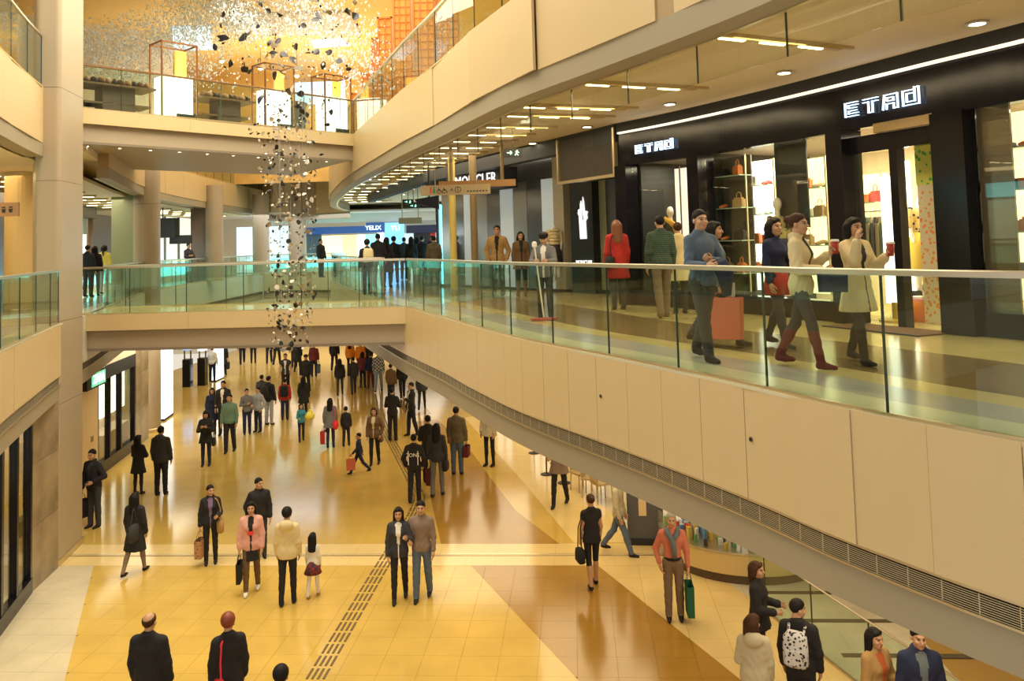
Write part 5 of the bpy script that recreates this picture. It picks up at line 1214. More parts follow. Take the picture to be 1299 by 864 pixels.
def backpack(P, label, col, mm=None, size=(.30, .16, .42), group='backpacks'):
    s = P['s']; p = np.array(P['mw'] @ Vector((0, .235*s, 1.02*s))); r = thing('backpack', label, 'backpack', tuple(p), rad(P['yaw']), group); m_ = mm or cloth(col, CL[col]); w_, d_, h_ = size
    b = MB(); n = 14; prof = [(.75, 0), (1, .08), (1.02, .5), (.95, .85), (.6, 1)]
    for q, z in prof: b.v += [(w_/2*q*math.copysign(abs(math.cos(a))**.5, math.cos(a)), d_/2*q*math.copysign(abs(math.sin(a))**.5, math.sin(a)), z*h_) for a in np.linspace(0, 2*math.pi, n+1)[:-1]]
    b.f += [(i*n+k, i*n+(k+1) % n, (i+1)*n+(k+1) % n, (i+1)*n+k) for i in range(len(prof)-1) for k in range(n)]+[tuple(range(n))[::-1], tuple(range(4*n, 5*n))]; b.m = [0]*len(b.f)
    b0 = obj('body', b, m_, r, True); obj('pocket', MB().box((0, d_*.5, h_*.32), (w_*.7, .05, h_*.4)), m_, b0)
    for sx in (-1, 1): obj('strap', MB().tube([(sx*w_*.3, -d_*.4, h_*.9), (sx*w_*.33, -d_*.9, h_+.02), (sx*w_*.36, -d_*1.6, h_*.9)], .016, 6), m_, r)
    return r
def cup(P, sd, label):
    p = P[sd]; r = thing('paper_cup', label, 'cup', (p[0], p[1], p[2]-.05)); c0 = obj('cup', MB().lathe([(.03, 0), (.042, .13)], n=14), mat('red_cup', (.45, .04, .03), .5), r, True); obj('lid', MB().lathe([(.045, .13), (.045, .142), (.036, .155)], n=14), M_WHITE, c0)
# ---- placing: by the spot the feet stand on, or by the top of the head where feet are out of view
def G(px, fy, hy, z=0.0):
    p = at(px, fy, z); top_ = atd(px, hy, p[1])[2]; return (p[0], p[1], z), float(np.clip(top_-z, 1.0, 1.86))
def H(px, hy, h, z=0.0):
    p = at(px, hy, z+h); return (p[0], p[1], z), h
def pp(label, g, **k): return person(label, g[0], g[1], **k)
N = .0175      # finer surface for the figures that show largest
# ================= ground floor, foreground
a = pp('balding man in dark coat seen from behind at the bottom edge', H(190, 780, 1.74), yaw=176, top='black', bottom='black', style='coat', hair='bald', hcol='brown', res=N, fat=1.1)
a = pp('red-haired woman in black with red shoulder bag at the bottom edge', H(290, 781, 1.66), yaw=205, head=(-20, 0), top='black', bottom='black', style='coat', hair='full', hcol='red', female=True, res=N)
handbag(a, 1, 'bright red shoulder bag with red strap at the bottom edge', 'red', (.42, .14, .34), .42, .16, .12, mm=cloth('bright_red', (.75, .03, .04)))
pp('dark-haired head just rising over the bottom edge', H(357, 848, 1.62), yaw=180, top='charcoal', bottom='black', hair='full')
a = pp('woman in flared black coat walking away left of the guide strip', G(172, 728, 625), yaw=172, top='black', bottom='taupe', style='coat', hair='long', female=True, legs='tights', walk=16, res=N)
handbag(a, -1, 'black bag on the back of the woman in the flared coat', 'charcoal', (.3, .12, .34), .25, .12, .16)
pp('woman in long black coat with folded arms before the cosmetics shop', G(176, 627, 553), yaw=165, top='black', bottom='black', style='coat', skirt=.62, hair='long', female=True, armL='fold', armR='fold', legs='tights')
pp('man in dark hooded jacket walking away on the left', G(205, 628, 542), yaw=180, top='charcoal', bottom='black', hood=True, fat=1.12)
a = pp('man in dark open jacket leaning out beside the big column', G(120, 669, 572), yaw=-20, head=(10, 5), top='black', inner='charcoal', bottom='charcoal', armL='hip', side=-.12, fat=1.05)
shopping_bag(a, -1, 'black bag hanging at the leaning man', 'black', (.34, .14, .42))
a = pp('woman in black looking down at her phone on the left', G(262, 591, 522), yaw=8, head=(0, 24), top='black', bottom='navy', style='coat', skirt=.72, hair='long', female=True, armL='phone', armR='phone')
handbag(a, 1, 'black shoulder bag of the woman with the phone', 'black', (.26, .1, .24), .5, .26)
pp('man in green sweater and dark trousers walking towards the viewer', G(292, 574, 501), yaw=5, top='green', inner=None, bottom='black', style='shirt', armL='down', armR='down', walk=8, fat=1.12)
pp('man in dark jacket and white shirt behind the green sweater', G(284, 552, 484), yaw=0, top='black', inner='white', bottom='black')
pp('woman in dark coat left of the green sweater', G(270, 551, 493), yaw=20, top='navy', bottom='black', style='coat', hair='bob', female=True, armL='hold', legs='tights')
pp('left one of two men in grey tops standing side by side', G(314, 551, 494), yaw=25, top='grey', bottom='navy', style='shirt', armL='hold', armR='fold')
pp('right one of two men in grey tops standing side by side', G(328, 548, 492), yaw=-25, top='lgrey', bottom='navy', style='jacket', armL='pocket')
a = pp('man in black jacket and pale jeans with a backpack', G(342, 539, 478), yaw=160, top='black', bottom='lgrey', armL='down')
backpack(a, 'black backpack of the man in pale jeans', 'black')
a = pp('person in red jacket seen from behind among the crowd', G(362, 533, 481), yaw=190, top='red', bottom='navy')
backpack(a, 'black backpack over the red jacket', 'black')
pp('person in black behind the girl in teal', G(386, 530, 478), yaw=180, top='black', bottom='black', hair='long', female=True, style='coat', skirt=.6)
a = pp('girl in teal top holding a yellow bag', G(383, 560, 513), yaw=20, top='teal', bottom='navy', style='shirt', hair='long', female=True, armL='reach', armR='hold', walk=10)
b = thing('yellow_bag', 'bright yellow bag held out by the girl in teal', 'bag', tuple(a[1]+(.12, 0, -.12)), rad(20)); obj('body', MB().lathe([(.03, 0), (.13, .05), (.16, .15), (.10, .26), (.03, .30)], n=12), mat('yellow_plastic', (.85, .75, .08), .5), b, True); obj('knot', MB().lathe([(.03, .29), (.05, .34), (.01, .36)], n=8), mat('yellow_plastic', (.85, .75, .08), .5), b)
a = pp('woman in grey coat walking away with red bags', G(420, 568, 506), yaw=182, top='grey', bottom='navy', hair='long', female=True, style='coat', skirt=.70, armL='carry')
handbag(a, -1, 'red leather bag on the shoulder of the woman in grey', 'red', (.34, .14, .26), .40, .24, mm=cloth('bright_red', (.75, .03, .04)))
shopping_bag(a, 1, 'dark red paper bag in the hand of the woman in grey', 'red', (.34, .14, .40)); shopping_bag(a, 1, 'white paper bag beside the dark red one', 'white', (.26, .1, .36), drop=.2)
pp('boy in black walking beside the woman in grey', G(440, 566, 517), yaw=180, top='black', bottom='black', walk=8)
a = pp('woman in brown cardigan and cream top facing the viewer', G(476, 590, 518), yaw=-4, top='brown', inner='cream', bottom='black', hair='bob', hcol='brown', female=True, walk=6, armL='pocket')
handbag(a, 1, 'brown handbag of the woman in the cardigan', 'brown', (.24, .1, .18), .5, .24)
a = pp('small boy in dark clothes running left', G(456, 601, 549), yaw=-70, top='navy', bottom='navy', walk=26, armL='fwd', armR='back')
shopping_bag(a, 1, 'orange-red bag swinging behind the running boy', 'coral', (.26, .1, .3), drop=.1)
pp('man in black suit with his back turned on the guide strip', G(499, 559, 493), yaw=170, top='black', bottom='black', armL='fold', armR='fold')
pp('man in black suit and white collar facing left', G(523, 553, 486), yaw=-60, top='black', inner='white', bottom='black', walk=8, armL='phone')
a = pp('man in black sports jacket with white stripes and lettering', G(527, 637, 552), yaw=176, top='black', bottom='black', walk=6, armL='pocket', armR='pocket', res=N)
q = np.array(a['mw'] @ Vector((0, .165*a['s'], 1.22*a['s']))); o = stand_text('lettering', text_mesh('2ONS', .13, M_WHITE, .004), None, (0, .165*a['s'], 1.24*a['s']), 0); o.parent = a['garment']; o.rotation_euler = (math.pi/2, 0, math.pi)
for sx in (-1, 1): obj('stripe', MB().box((sx*.125*a['s'], .135*a['s'], 1.16*a['s']), (.02, .02, .34)), M_WHITE, a['garment'])
a = pp('woman in charcoal jacket and grey trousers with striped seam', G(556, 629, 538), yaw=172, top='charcoal', bottom='grey', hair='long', female=True, walk=8, res=N)
handbag(a, -1, 'dark shoulder bag of the woman in grey trousers', 'black', (.34, .14, .26), .55, .26)
shopping_bag(a, 1, 'dark red bag between the sports jacket and the grey trousers', 'maroon', (.3, .12, .4))
pp('person in black hidden behind the charcoal jacket', G(545, 612, 528), yaw=180, top='black', bottom='black', armL='hold')
a = pp('big man in brown jacket and blue jeans seen from behind', G(581, 602, 517), yaw=168, top='olive', bottom='jeans', fat=1.25, armR='carry', res=N)
shopping_bag(a, -1, 'maroon bag at the left of the big man', 'maroon', (.3, .14, .3), drop=.05)
handbag(a, 1, 'brown waist bag of the big man', 'brown', (.34, .1, .18), .42, .16, .1)
pp('legs and beige top of a person under the balcony band', G(622, 591, 505), yaw=-30, top='beige', bottom='black', female=True, hair='bob', style='coat', skirt=.78, legs='tights')
a = pp('person in taupe top and black leggings under the balcony', G(711, 642, 537), yaw=-20, top='taupe', bottom='black', female=True, hair='bob', style='coat', skirt=.74, walk=14, armL='hold', armR='hold')
a = pp('woman in dark grey jacket walking arm in arm with the man', G(508, 762, 645), yaw=4, top='charcoal', inner='white', bottom='black', hair='long', female=True, walk=10, armR='down', armL='link', res=N)
pp('man in taupe sweater and jeans walking arm in arm', G(537, 760, 637), yaw=-3, top='taupe', bottom='jeans', style='shirt', walk=10, armR='hold', armL='down', res=N)
a = pp('woman in black jacket over a purple top carrying bags', G(268, 715, 617), yaw=18, head=(25, 0), top='black', inner='purple', bottom='black', hair='short', female=True, armL='hold', armR='carry', res=N)
shopping_bag(a, -1, 'patterned brown shopping bag of the woman in purple', 'brown', (.3, .14, .36), mm=patterned('brown_pattern', 'voronoi', (.22, .10, .05), (.45, .25, .12), 18))
handbag(a, 1, 'tan handbag over the arm of the woman in purple', 'tan', (.3, .14, .26), .38, .25, -.06)
pp('man in black jacket behind the woman in pink', G(330, 708, 608), yaw=25, head=(30, 0), top='black', bottom='charcoal', armR='pocket', res=N)
a = pp('woman in pink jacket over dark dress and brown trousers', G(320, 752, 638), yaw=12, top='pink', inner='black', bottom='brown', shoe='white', hair='wavy', female=True, walk=10, armR='carry', armL='down', res=N)
obj('dress_front', MB().lathe([(.125, .80), (.14, .62)], n=18), fab('black'), a['root'])
shopping_bag(a, -1, 'black document bag of the woman in pink', 'black', (.30, .08, .36), drop=.14)
obj('chest_print', MB().box((0, -.158, 1.14), (.11, .008, .07)), mat('red_print', (.75, .05, .06), .6), a['garment'])
a = pp('woman in cream hooded jacket walking away with the girl', G(366, 766, 646), yaw=184, top='cream', bottom='black', hair='full', female=True, hood=True, fat=1.08, walk=5, res=N)
a = pp('little girl in white top and red plaid skirt', G(398, 757, 678), yaw=176, top='white', bottom='white', shoe='tan', hair='long', female=True, style='shirt', walk=10, res=N)
part_skirt(a, fab('plaid'), 1.0, .66, .12, .25)
a = pp('woman in black dress and leggings with bare calves', G(753, 744, 628), yaw=195, top='black', bottom='black', hair='bun', hcol='brown', female=True, style='dress', skirt=.84, legs='skin', walk=10, res=N, fat=1.05)
handbag(a, 1, 'black quilted handbag of the woman in the black dress', 'black', (.3, .14, .26), .60, .30)
a = pp('person in blue jeans striding under the balcony edge', G(787, 703, 600), yaw=70, top='beige', bottom='jeans', walk=22, res=N)
a = pp('man in salmon shirt with grey scarf and khaki trousers', G(857, 786, 652), yaw=-6, top='salmon', bottom='khaki', shoe='black', style='shirt', hair='short', hcol='grey', armL='carry', armR='pocket', tuck=True, res=N)
obj('scarf', MB().tube([(-.09*a['s'], .04, 1.47*a['s']), (-.07*a['s'], -.10, 1.43*a['s']), (.0, -.15, 1.33*a['s']), (.02, -.165, 1.18*a['s']), (.02, -.15, 1.06*a['s'])], [.045, .05, .05, .045, .04], 8), fab('slate'), a['root'], True)
obj('scarf', MB().tube([(.10*a['s'], .04, 1.47*a['s']), (.08*a['s'], -.10, 1.43*a['s']), (.0, -.15, 1.33*a['s'])], [.045, .05, .04], 8), fab('slate'), a['root'], True)
obj('belt', MB().lathe([(.146, .985*a['s']), (.148, .995*a['s']), (.148, 1.02*a['s']), (.146, 1.03*a['s'])], n=24), fab('black'), a['root']).scale = (1, .80, 1)
shopping_bag(a, 1, 'dark green shopping bag of the man in salmon', 'darkgreen', (.34, .12, .50), mm=cloth('bottle_green', (.015, .11, .06)))
# ================= bottom right, under the balcony
pp('woman in black with orange strap standing at the glass balustrade', H(960, 715, 1.66), yaw=60, top='black', bottom='black', hair='bob', hcol='brown', female=True, style='coat', skirt=.8, armL='hold', armR='hold', res=N)
a = pp('woman in pale hooded jacket at the bottom edge', H(955, 782, 1.60), yaw=165, head=(-40, 0), top='beige', bottom='black', hair='bob', hcol='brown', female=True, hood=True, fat=1.15, armL='hold', res=N)
a = pp('man in black jacket turned right with a patterned backpack', H(1012, 763, 1.72), yaw=150, head=(-50, 5), top='black', bottom='black', armR='down', res=N, fat=1.1)
backpack(a, 'black and white patterned backpack', 'black', mm=fab('bwprint'))
pp('long-haired woman in rust scarf and tan coat at the bottom right', H(1110, 800, 1.62), yaw=25, top='tan', inner='rust', bottom='black', hair='long', female=True, armL='hold', res=N)
pp('man in dark blue jacket over grey sweater at the bottom right', H(1165, 798, 1.76), yaw=-5, top='navy', inner='slate', bottom='black', res=N, fat=1.08)
# ================= far crowd of the ground floor
far = [(270, 485, 440, 175, 'white', 'navy', 'shirt', 'short', 'man in white shirt beside the glowing slab'), (283, 476, 432, 180, 'black', 'black', 'coat', 'short', 'person in long dark coat right of the white shirt'),
       (308, 462, 418, 20, 'black', 'black', 'jacket', 'short', 'far person in black near the left shops'), (322, 461, 418, 190, 'charcoal', 'black', 'jacket', 'long', 'far person in charcoal with long hair'), (342, 461, 418, 10, 'black', 'navy', 'jacket', 'short', 'leftmost of three far dark figures under the footbridge'),
       (352, 463, 420, 180, 'navy', 'black', 'jacket', 'short', 'middle of three far dark figures under the footbridge'), (374, 466, 422, 0, 'lgrey', 'charcoal', 'jacket', 'short', 'right one of three far figures under the footbridge'),
       (363, 500, 449, 8, 'charcoal', 'black', 'vest', 'short', 'waiter in dark vest and white shirt'), (389, 500, 450, 5, 'black', 'black', 'jacket', 'hat', 'person in black with a dark cap'), (399, 478, 436, 185, 'maroon', 'navy', 'jacket', 'short', 'person in dark red sweater carrying a blue bag'),
       (378, 472, 430, 180, 'black', 'black', 'coat', 'long', 'far woman in black coat left of the red sweater'), (432, 502, 455, 190, 'black', 'charcoal', 'jacket', 'long', 'woman in black stooping left of the orange coat'), (445, 475, 432, 180, 'orange', 'navy', 'jacket', 'long', 'person in bright orange coat under the footbridge'),
       (449, 500, 456, 200, 'charcoal', 'charcoal', 'jacket', 'short', 'man in charcoal jacket before the orange coat'), (458, 476, 433, 180, 'orange', 'black', 'jacket', 'short', 'second person in orange right of the first'), (461, 492, 447, 170, 'maroon', 'black', 'jacket', 'bob', 'woman in maroon with a cream bag'),
       (471, 493, 448, 185, 'navy', 'maroon', 'jacket', 'short', 'person in navy beside the checked shirt'), (481, 497, 444, 182, 'check', 'ljeans', 'shirt', 'short', 'person in black and white checked shirt'), (497, 512, 468, 160, 'brown', 'black', 'jacket', 'short', 'person in brown jacket behind the suits'),
       (511, 505, 466, 200, 'black', 'black', 'jacket', 'short', 'person in black near the right shops'), (536, 520, 480, 180, 'charcoal', 'black', 'jacket', 'long', 'far person in charcoal beside the suited men'), (468, 473, 432, 0, 'black', 'black', 'jacket', 'short', 'far dark figure behind the navy jacket'),
       (425, 470, 428, 180, 'black', 'black', 'jacket', 'short', 'far dark figure left of the orange coats'), (333, 528, 482, 170, 'charcoal', 'black', 'jacket', 'short', 'person hidden behind the pale jeans')]
for i, (px_, fy, hy, yw, tp, bt_, st, hr, lb) in enumerate(far):
    g_ = G(px_, fy, hy); a = pp(lb, (g_[0], float(np.clip(g_[1], 1.58, 1.80))), yaw=yw, top=tp, bottom=bt_, style=st, hair=hr, female=hr in ('long', 'bob'), walk=(0, 12, 18)[i % 3], res=.028, inner='white' if st == 'vest' else None, hcol='black')
    if i == 9: shopping_bag(a, -1, 'blue bag of the person in the dark red sweater', 'blue', (.36, .14, .42))
    if i == 15: shopping_bag(a, 1, 'cream paper bag in the far crowd', 'cream', (.34, .14, .5))
    if i == 1: shopping_bag(a, -1, 'black bag of the person in the long dark coat', 'black', (.3, .12, .34))
# ================= mezzanine, right walkway
a = pp('man in tan jacket and black sweater on the right walkway', G(633, 377, 287, Z1), yaw=-4, top='tan', inner='black', bottom='charcoal', walk=7, armR='pocket', armL='pocket', res=N)
a = pp('woman in brown coat and dark scarf beside the tan jacket', G(663, 376, 295, Z1), yaw=6, top='brown', inner='black', bottom='black', hair='wavy', female=True, style='coat', skirt=.72, legs='boots', shoe='brown', res=N)
a = pp('cleaner in grey uniform with cap pushing a mop', G(693, 404, 297, Z1), yaw=-12, head=(0, 18), top='grey', inner='white', bottom='black', hair='hat', armR='mop', armL='mop', res=N)
mp = thing('mop', 'long pale mop with flat head pushed by the cleaner', 'mop', (a['mw'].translation.x-.05, a['mw'].translation.y-.42, Z1))
hd_ = a[-1]-np.array(mp.location); up_ = hd_*1.28
obj('stick', MB().tube([(0, 0, .06), tuple(hd_), tuple(up_)], .014, 8), mat('pale_stick', (.75, .72, .62), .4), mp); obj('head', MB().box((0, 0, .03), (.46, .13, .04), rad(10)), mat('red_mop', (.45, .10, .08), .8), mp); obj('grip', MB().lathe([(.02, -.05), (.045, -.02), (.045, .04), (.02, .07)], tuple(up_), 10), mat('white_glove', (.85, .82, .76), .6), mp)
a = pp('red-haired woman in red coat looking at the left boutique window', G(786, 393, 281, Z1), yaw=188, top='red', bottom='charcoal', hair='long', hcol='auburn', female=True, style='coat', skirt=.60, res=N)
handbag(a, 1, 'black handbag on the shoulder of the woman in red', 'black', (.34, .14, .24), .36, .22, .10)
pp('man in green striped jacket seen from behind', G(842, 403, 275, Z1), yaw=188, top='gstripe', bottom='khaki', shoe='brown', walk=10, res=N)
pp('woman in cream coat behind the green striped jacket', G(864, 398, 284, Z1), yaw=185, top='cream', bottom='charcoal', hair='bun', hcol='brown', female=True, style='coat', skirt=.62, legs='boots', res=N)
a = pp('man in blue-grey sweater with a jacket over his arm', G(896, 457, 267, Z1), yaw=28, head=(-10, 0), top='blue', bottom='charcoal', style='shirt', walk=15, armL='fold', armR='hold', res=.0125)
obj('carried_jacket', MB().tube([(.02, -.26, 1.12), (.10, -.27, .98), (.13, -.25, .74)], [.09, .10, .05], 10), fab('navy'), a['root'], True)
a2 = pp('person half hidden behind the man in the blue-grey sweater', G(913, 438, 279, Z1), yaw=75, top='slate', bottom='charcoal', walk=22, hair='bob', female=True, armL='carry', armR='carry', res=N)
shopping_bag(a2, -1, 'large coral red shopping bag by the blue-grey sweater', 'coral', (.52, .16, .52), drop=.06); shopping_bag(a2, 1, 'white paper bag behind the coral bag', 'white', (.34, .04, .34), drop=-.1)
a = pp('long-haired woman in navy top and red skirt with a cup', G(990, 440, 277, Z1), yaw=30, top='navy', bottom='charcoal', hair='wavy', female=True, style='shirt', walk=16, armL='cup', armR='down', res=N)
cup(a, 1, 'red paper cup with white lid held by the woman in navy')
part_skirt(a, fab('red'), 1.0, .70, .14, .20)
a = pp('woman in cream jacket with hair tied up holding a printed bag', G(1022, 466, 271, Z1), yaw=55, top='cream', inner='charcoal', bottom='charcoal', hair='bun', hcol='brown', female=True, style='jacket', walk=17, armL='cup', armR='hold', legs='boots', shoe='maroon', res=.0125)
cup(a, 1, 'red paper cup held by the woman with tied hair')
shopping_bag(a, -1, 'navy bag with white print held by the woman with tied hair', 'navy', (.30, .08, .22), drop=.0)
a = pp('long-haired woman in cream cardigan drinking and holding a cup', G(1093, 461, 277, Z1), yaw=22, top='cream', inner='charcoal', bottom='charcoal', hair='long', female=True, style='coat', skirt=.62, walk=14, armR='mouth', armL='cup', legs='boots', res=.0125)
cup(a, 1, 'red paper cup in the left hand of the woman in the cardigan')
# ================= mezzanine, far
mf = [(467, 374, 305, -160, 'black', 'black', 'jacket', 'full', 'person with cream back bag at the footbridge end'), (481, 366, 297, 180, 'black', 'black', 'jacket', 'short', 'tall man in black at the footbridge end'), (492, 365, 302, 170, 'black', 'black', 'coat', 'long', 'woman in black coat left of the standing back'),
      (501, 360, 301, 180, 'black', 'charcoal', 'jacket', 'full', 'person in black seen from behind in the bridge opening'), (514, 355, 302, 175, 'charcoal', 'black', 'jacket', 'short', 'dark figure right of the bridge opening'), (523, 357, 301, 190, 'black', 'black', 'coat', 'long', 'woman in black among the far crowd'),
      (530, 352, 302, 180, 'yellow', 'black', 'coat', 'long', 'person in pale yellow coat in the far crowd'), (537, 356, 300, 170, 'black', 'black', 'jacket', 'short', 'broad dark figure in the far crowd'), (549, 348, 300, 0, 'navy', 'navy', 'jacket', 'short', 'person with raised arm near the red banner'), (552, 364, 300, 180, 'olive', 'black', 'coat', 'short', 'dark figure beside the yellow post'), (408, 352, 304, 60, 'black', 'black', 'jacket', 'short', 'dark figure behind the falling flakes')]
for i, (px_, fy, hy, yw, tp, bt_, st, hr, lb) in enumerate(mf):
    g_ = G(px_, fy, hy, Z1); p_ = g_[0]
    a = pp(lb, (p_, float(np.clip(g_[1], 1.58, 1.82))), yaw=yw, top=tp, bottom=bt_, style=st, hair=hr, female=hr == 'long', walk=(0, 10)[i % 2], res=.026, armR='fold' if i == 8 else 'down')
    if i == 0: backpack(a, 'cream backpack at the footbridge end', 'cream')
for px_, fy, hy, tp, bt_, hr, yw, lb in ((112, 377, 312, 'black', 'charcoal', 'short', 170, 'left one of two dark figures behind the left column'), (121, 376, 313, 'black', 'grey', 'long', 190, 'right one of two dark figures behind the left column'), (133, 373, 312, 'yellow', 'lgrey', 'tail', 185, 'woman in pale yellow jacket with ponytail')):
    g_ = G(px_, fy, hy, Z1); pp(lb, (g_[0], float(np.clip(g_[1], 1.58, 1.8))), yaw=yw, top=tp, bottom=bt_, hair=hr, female=hr != 'short', res=.024)
q_ = PLf(38.5, .45); pp('man in dark sweater leaning on the far left railing', ((q_[0], q_[1], Z1), 1.78), yaw=60, top='charcoal', bottom='black', style='shirt', armL='fold', armR='fold', res=.024)

# ================= mannequins in the boutique
M_MANN = mat('mannequin', (.85, .80, .70), .35)
def mannequin(label, p, yaw, top_, skirt_m=None, headless=False, hair=None):
    r = thing('mannequin', label, 'mannequin', tuple(p), rad(yaw)); f = Field((-.4, -.25, .1), (.4, .25, 1.85), .022)
    for s in (-1, 1): f.cap((s*.09, 0, .9), (s*.09, 0, .15), .085, .045); f.cap((s*.165, 0, 1.38), (s*.20, 0, 1.10), .043, .036); f.cap((s*.20, 0, 1.10), (s*.17, -.06, .88), .034, .024)
    f.cap((0, 0, .95), (0, 0, 1.25), .12, .12, .05, .7); f.cap((-.08, 0, 1.33), (.08, 0, 1.33), .08, .08, .06, .8); f.cap((0, 0, 1.35), (0, 0, 1.52), .05, .045)
    if not headless: f.ell((0, -.01, 1.64), (.075, .09, .115)); f.cap((0, -.09, 1.64), (0, -.10, 1.62), .012, .012)
    V, Q = f.out(); obj('body', np_mesh('body', V, Q, np.zeros(len(Q), int), [M_MANN]), None, r)
    g = Field((-.4, -.3, .3), (.4, .3, 1.6), .022); g.cap((0, 0, .95), (0, 0, 1.25), .135, .135, .05, .75); g.cap((-.08, 0, 1.33), (.08, 0, 1.33), .092, .092, .06, .85)
    for s in (-1, 1): g.cap((s*.165, 0, 1.38), (s*.20, 0, 1.12), .056, .05)
    V, Q = g.out(); obj('top', np_mesh('top', V, Q, np.zeros(len(Q), int), [top_]), None, r)
    if skirt_m: obj('skirt', MB().lathe([(.15, 1.02), (.20, .8), (.22, .45), (.21, .45), (.13, 1.0)], n=20), skirt_m, r, True)
    obj('base', MB().lathe([(.17, 0), (.17, .015), (.03, .02), (.03, .2)], n=18), M_STEEL, r)
    return r
def front_pos(px_, off, z=5.32): t_, p_ = on_front(px_, 300, off); return (p_[0], p_[1], z)
mannequin('headless mannequin in floral top and yellow skirt inside the doorway', front_pos(1169, 1.2, 5.36), 10, fab('print'), mat('yellow_skirt', (.62, .45, .06), .7), True)
m_ = mannequin('white mannequin with yellow scarf in the left boutique window', front_pos(852, .55), -10, fab('black'), fab('charcoal')); obj('scarf', MB().tube([(-.12, -.02, 1.5), (0, -.13, 1.42), (.14, -.10, 1.28), (.2, -.05, 1.05)], [.05, .06, .07, .04], 8), mat('yellow_scarf', (.80, .42, .05), .7), m_, True)
mannequin('mannequin in dark printed dress beside the lace medallion', front_pos(988, .45), 15, fab('print'), fab('black'))
c_, rz_ = along(Q0, Q1, LQ-1.75, -.35); m_ = mannequin('headless mannequin in pale puffer jacket in the silver boutique', (c_[0], c_[1], 5.3), 0, fab('cream'), fab('charcoal'), True)
for k in range(5): obj('quilt_roll', MB().lathe([(.14, 0), (.165, .045), (.14, .09)], (0, 0, 1.0+.09*k), 18), fab('cream'), m_, True)

# ================================================================== HANGING SCULPTURE
rnd = random.Random(11)
hsx, hsy = -4.55, 16.9
hang = thing('hanging_sculpture', 'cascade of black and white petal flakes hanging through the atrium', 'sculpture', (hsx, hsy, 4.4))
M_PB = mat('black_petal', (.012, .011, .013), .3); M_PW = mat('white_petal', (.75, .70, .60), .4); M_PT = mat('bronze_petal', (.32, .24, .14), .35)
def petal(w_, l_, bend, m):
    b = MB(); n = 7
    for sgn in (-1, 1):
        b.v += [(0, sgn*.002, -l_/2)]
        for i in range(1, n): t = i/n; ww = w_*math.sin(math.pi*t**.8); b.v += [(-ww, bend*math.sin(math.pi*t)+sgn*.002, -l_/2+l_*t), (ww, bend*math.sin(math.pi*t)*.6+sgn*.002, -l_/2+l_*t)]
        b.v += [(0, sgn*.002, l_/2)]
    k = 2*n
    f = [(0, 2, 1)]+[(1+2*i, 2+2*i, 4+2*i, 3+2*i) for i in range(n-2)]+[(2*n-3, 2*n-2, 2*n-1)]
    b.f = f+[tuple(v+k for v in q[::-1]) for q in f]; b.m = [0]*len(b.f)
    return b
PET = [mesh(petal(w_, l_, bd, mm), mm, True) for mm in (M_PB, M_PB, M_PW, M_PT) for w_, l_, bd in ((.055, .13, .02), (.035, .16, .03), (.07, .11, -.025))]
def rad_at(z): return np.interp(z, [4.4, 6, 8, 9.5, 11, 13.5], [.45, .55, .62, .95, 1.7, 2.3])
def petal_pose():
    z = rnd.choice([rnd.uniform(4.35, 9.2)]*3+[rnd.uniform(9.0, 13.2)]*2); r = rad_at(z)*math.sqrt(rnd.random()); a = rnd.uniform(0, 2*math.pi)
    return np.array((r*math.cos(a)+.15*(z-8)*0, r*math.sin(a)*.8, z-4.4)), [rnd.uniform(0, 6.3) for _ in range(3)]
wires = MB(); bits = [MB(), MB(), MB()]
for k in range(290):
    p, e = petal_pose(); hi_ = p[2] > 4.9
    me = rnd.choice(PET[:6] if (rnd.random() < (.8 if hi_ else .5)) else PET[6:]); o = obj('flake', me, None, hang); o.location = p; o.rotation_euler = e
    sc_k = rnd.uniform(.55, 1.0)*(1.75 if hi_ else 1.05); o.scale = (sc_k,)*3
    if k % 3 == 0: wires.tube([tuple(p), (p[0], p[1], 11.55)], .0012, 3, cap=False)
for k in range(900):
    p, e = petal_pose(); i = 0 if rnd.random() < .35 else (1 if rnd.random() < .6 else 2); w_ = rnd.uniform(.012, .03)
    R3 = rot((math.cos(e[0]), math.sin(e[0]), 0), e[1]); q = np.array([(-w_, 0, 0), (0, 0, -w_*1.5), (w_, 0, 0), (0, 0, w_*1.5)])@R3.T+p; q2 = q+R3[:, 1]*.002; bits[i].add(list(q)+list(q2), [(0, 1, 2, 3), (7, 6, 5, 4)])
for i, mm in enumerate((M_PB, M_PW, M_PT)): obj('small_flake', bits[i], mm, hang, kind='stuff')
obj('wire', wires, mat('thin_wire', (.5, .45, .38), .4, .6), hang, kind='stuff')
# pale cloud of tiny hanging leaves above the upper footbridge
cloud = MB(); M_CLD = mat('blue_lit_leaf', (.74, .84, .96), .4)  # bluish leaf colour stands in for the blue light on the cloud
for k in range(16000):
    u = rnd.random(); band = rnd.random()
    sw_ = band > .55
    if sw_: u *= .6
    x = -17.5+13.5*u; y = 27.5+6*rnd.random()+3*math.sin(u*5); zc = 15.2-1.6*math.sin(u*7+.4)-(2.3*max(0, u-.30)*(1 if band < .6 else .2)); z = zc+rnd.gauss(0, .35+.5*(u > .35))
    if sw_: z = 14.9-.6*math.sin(u*9)+rnd.gauss(0, .32); y = 29+4*rnd.random()
    z = min(z, 15.45); w_ = rnd.uniform(.018, .045); a = rnd.uniform(0, 6.3); b_ = rnd.uniform(-.9, .9); ca, sa = math.cos(a), math.sin(a)
    q = [(x-w_*ca, y-w_*sa, z-w_*b_), (x+w_*sa*b_, y-w_*ca*b_, z-w_*1.2), (x+w_*ca, y+w_*sa, z+w_*b_), (x-w_*sa*b_, y+w_*ca*b_, z+w_*1.2)]; cloud.add(q, [(0, 1, 2, 3)])
obj('leaf_cloud', cloud, M_CLD, label='pale cloud of tiny hanging leaves under the golden roof', cat='sculpture', kind='stuff')

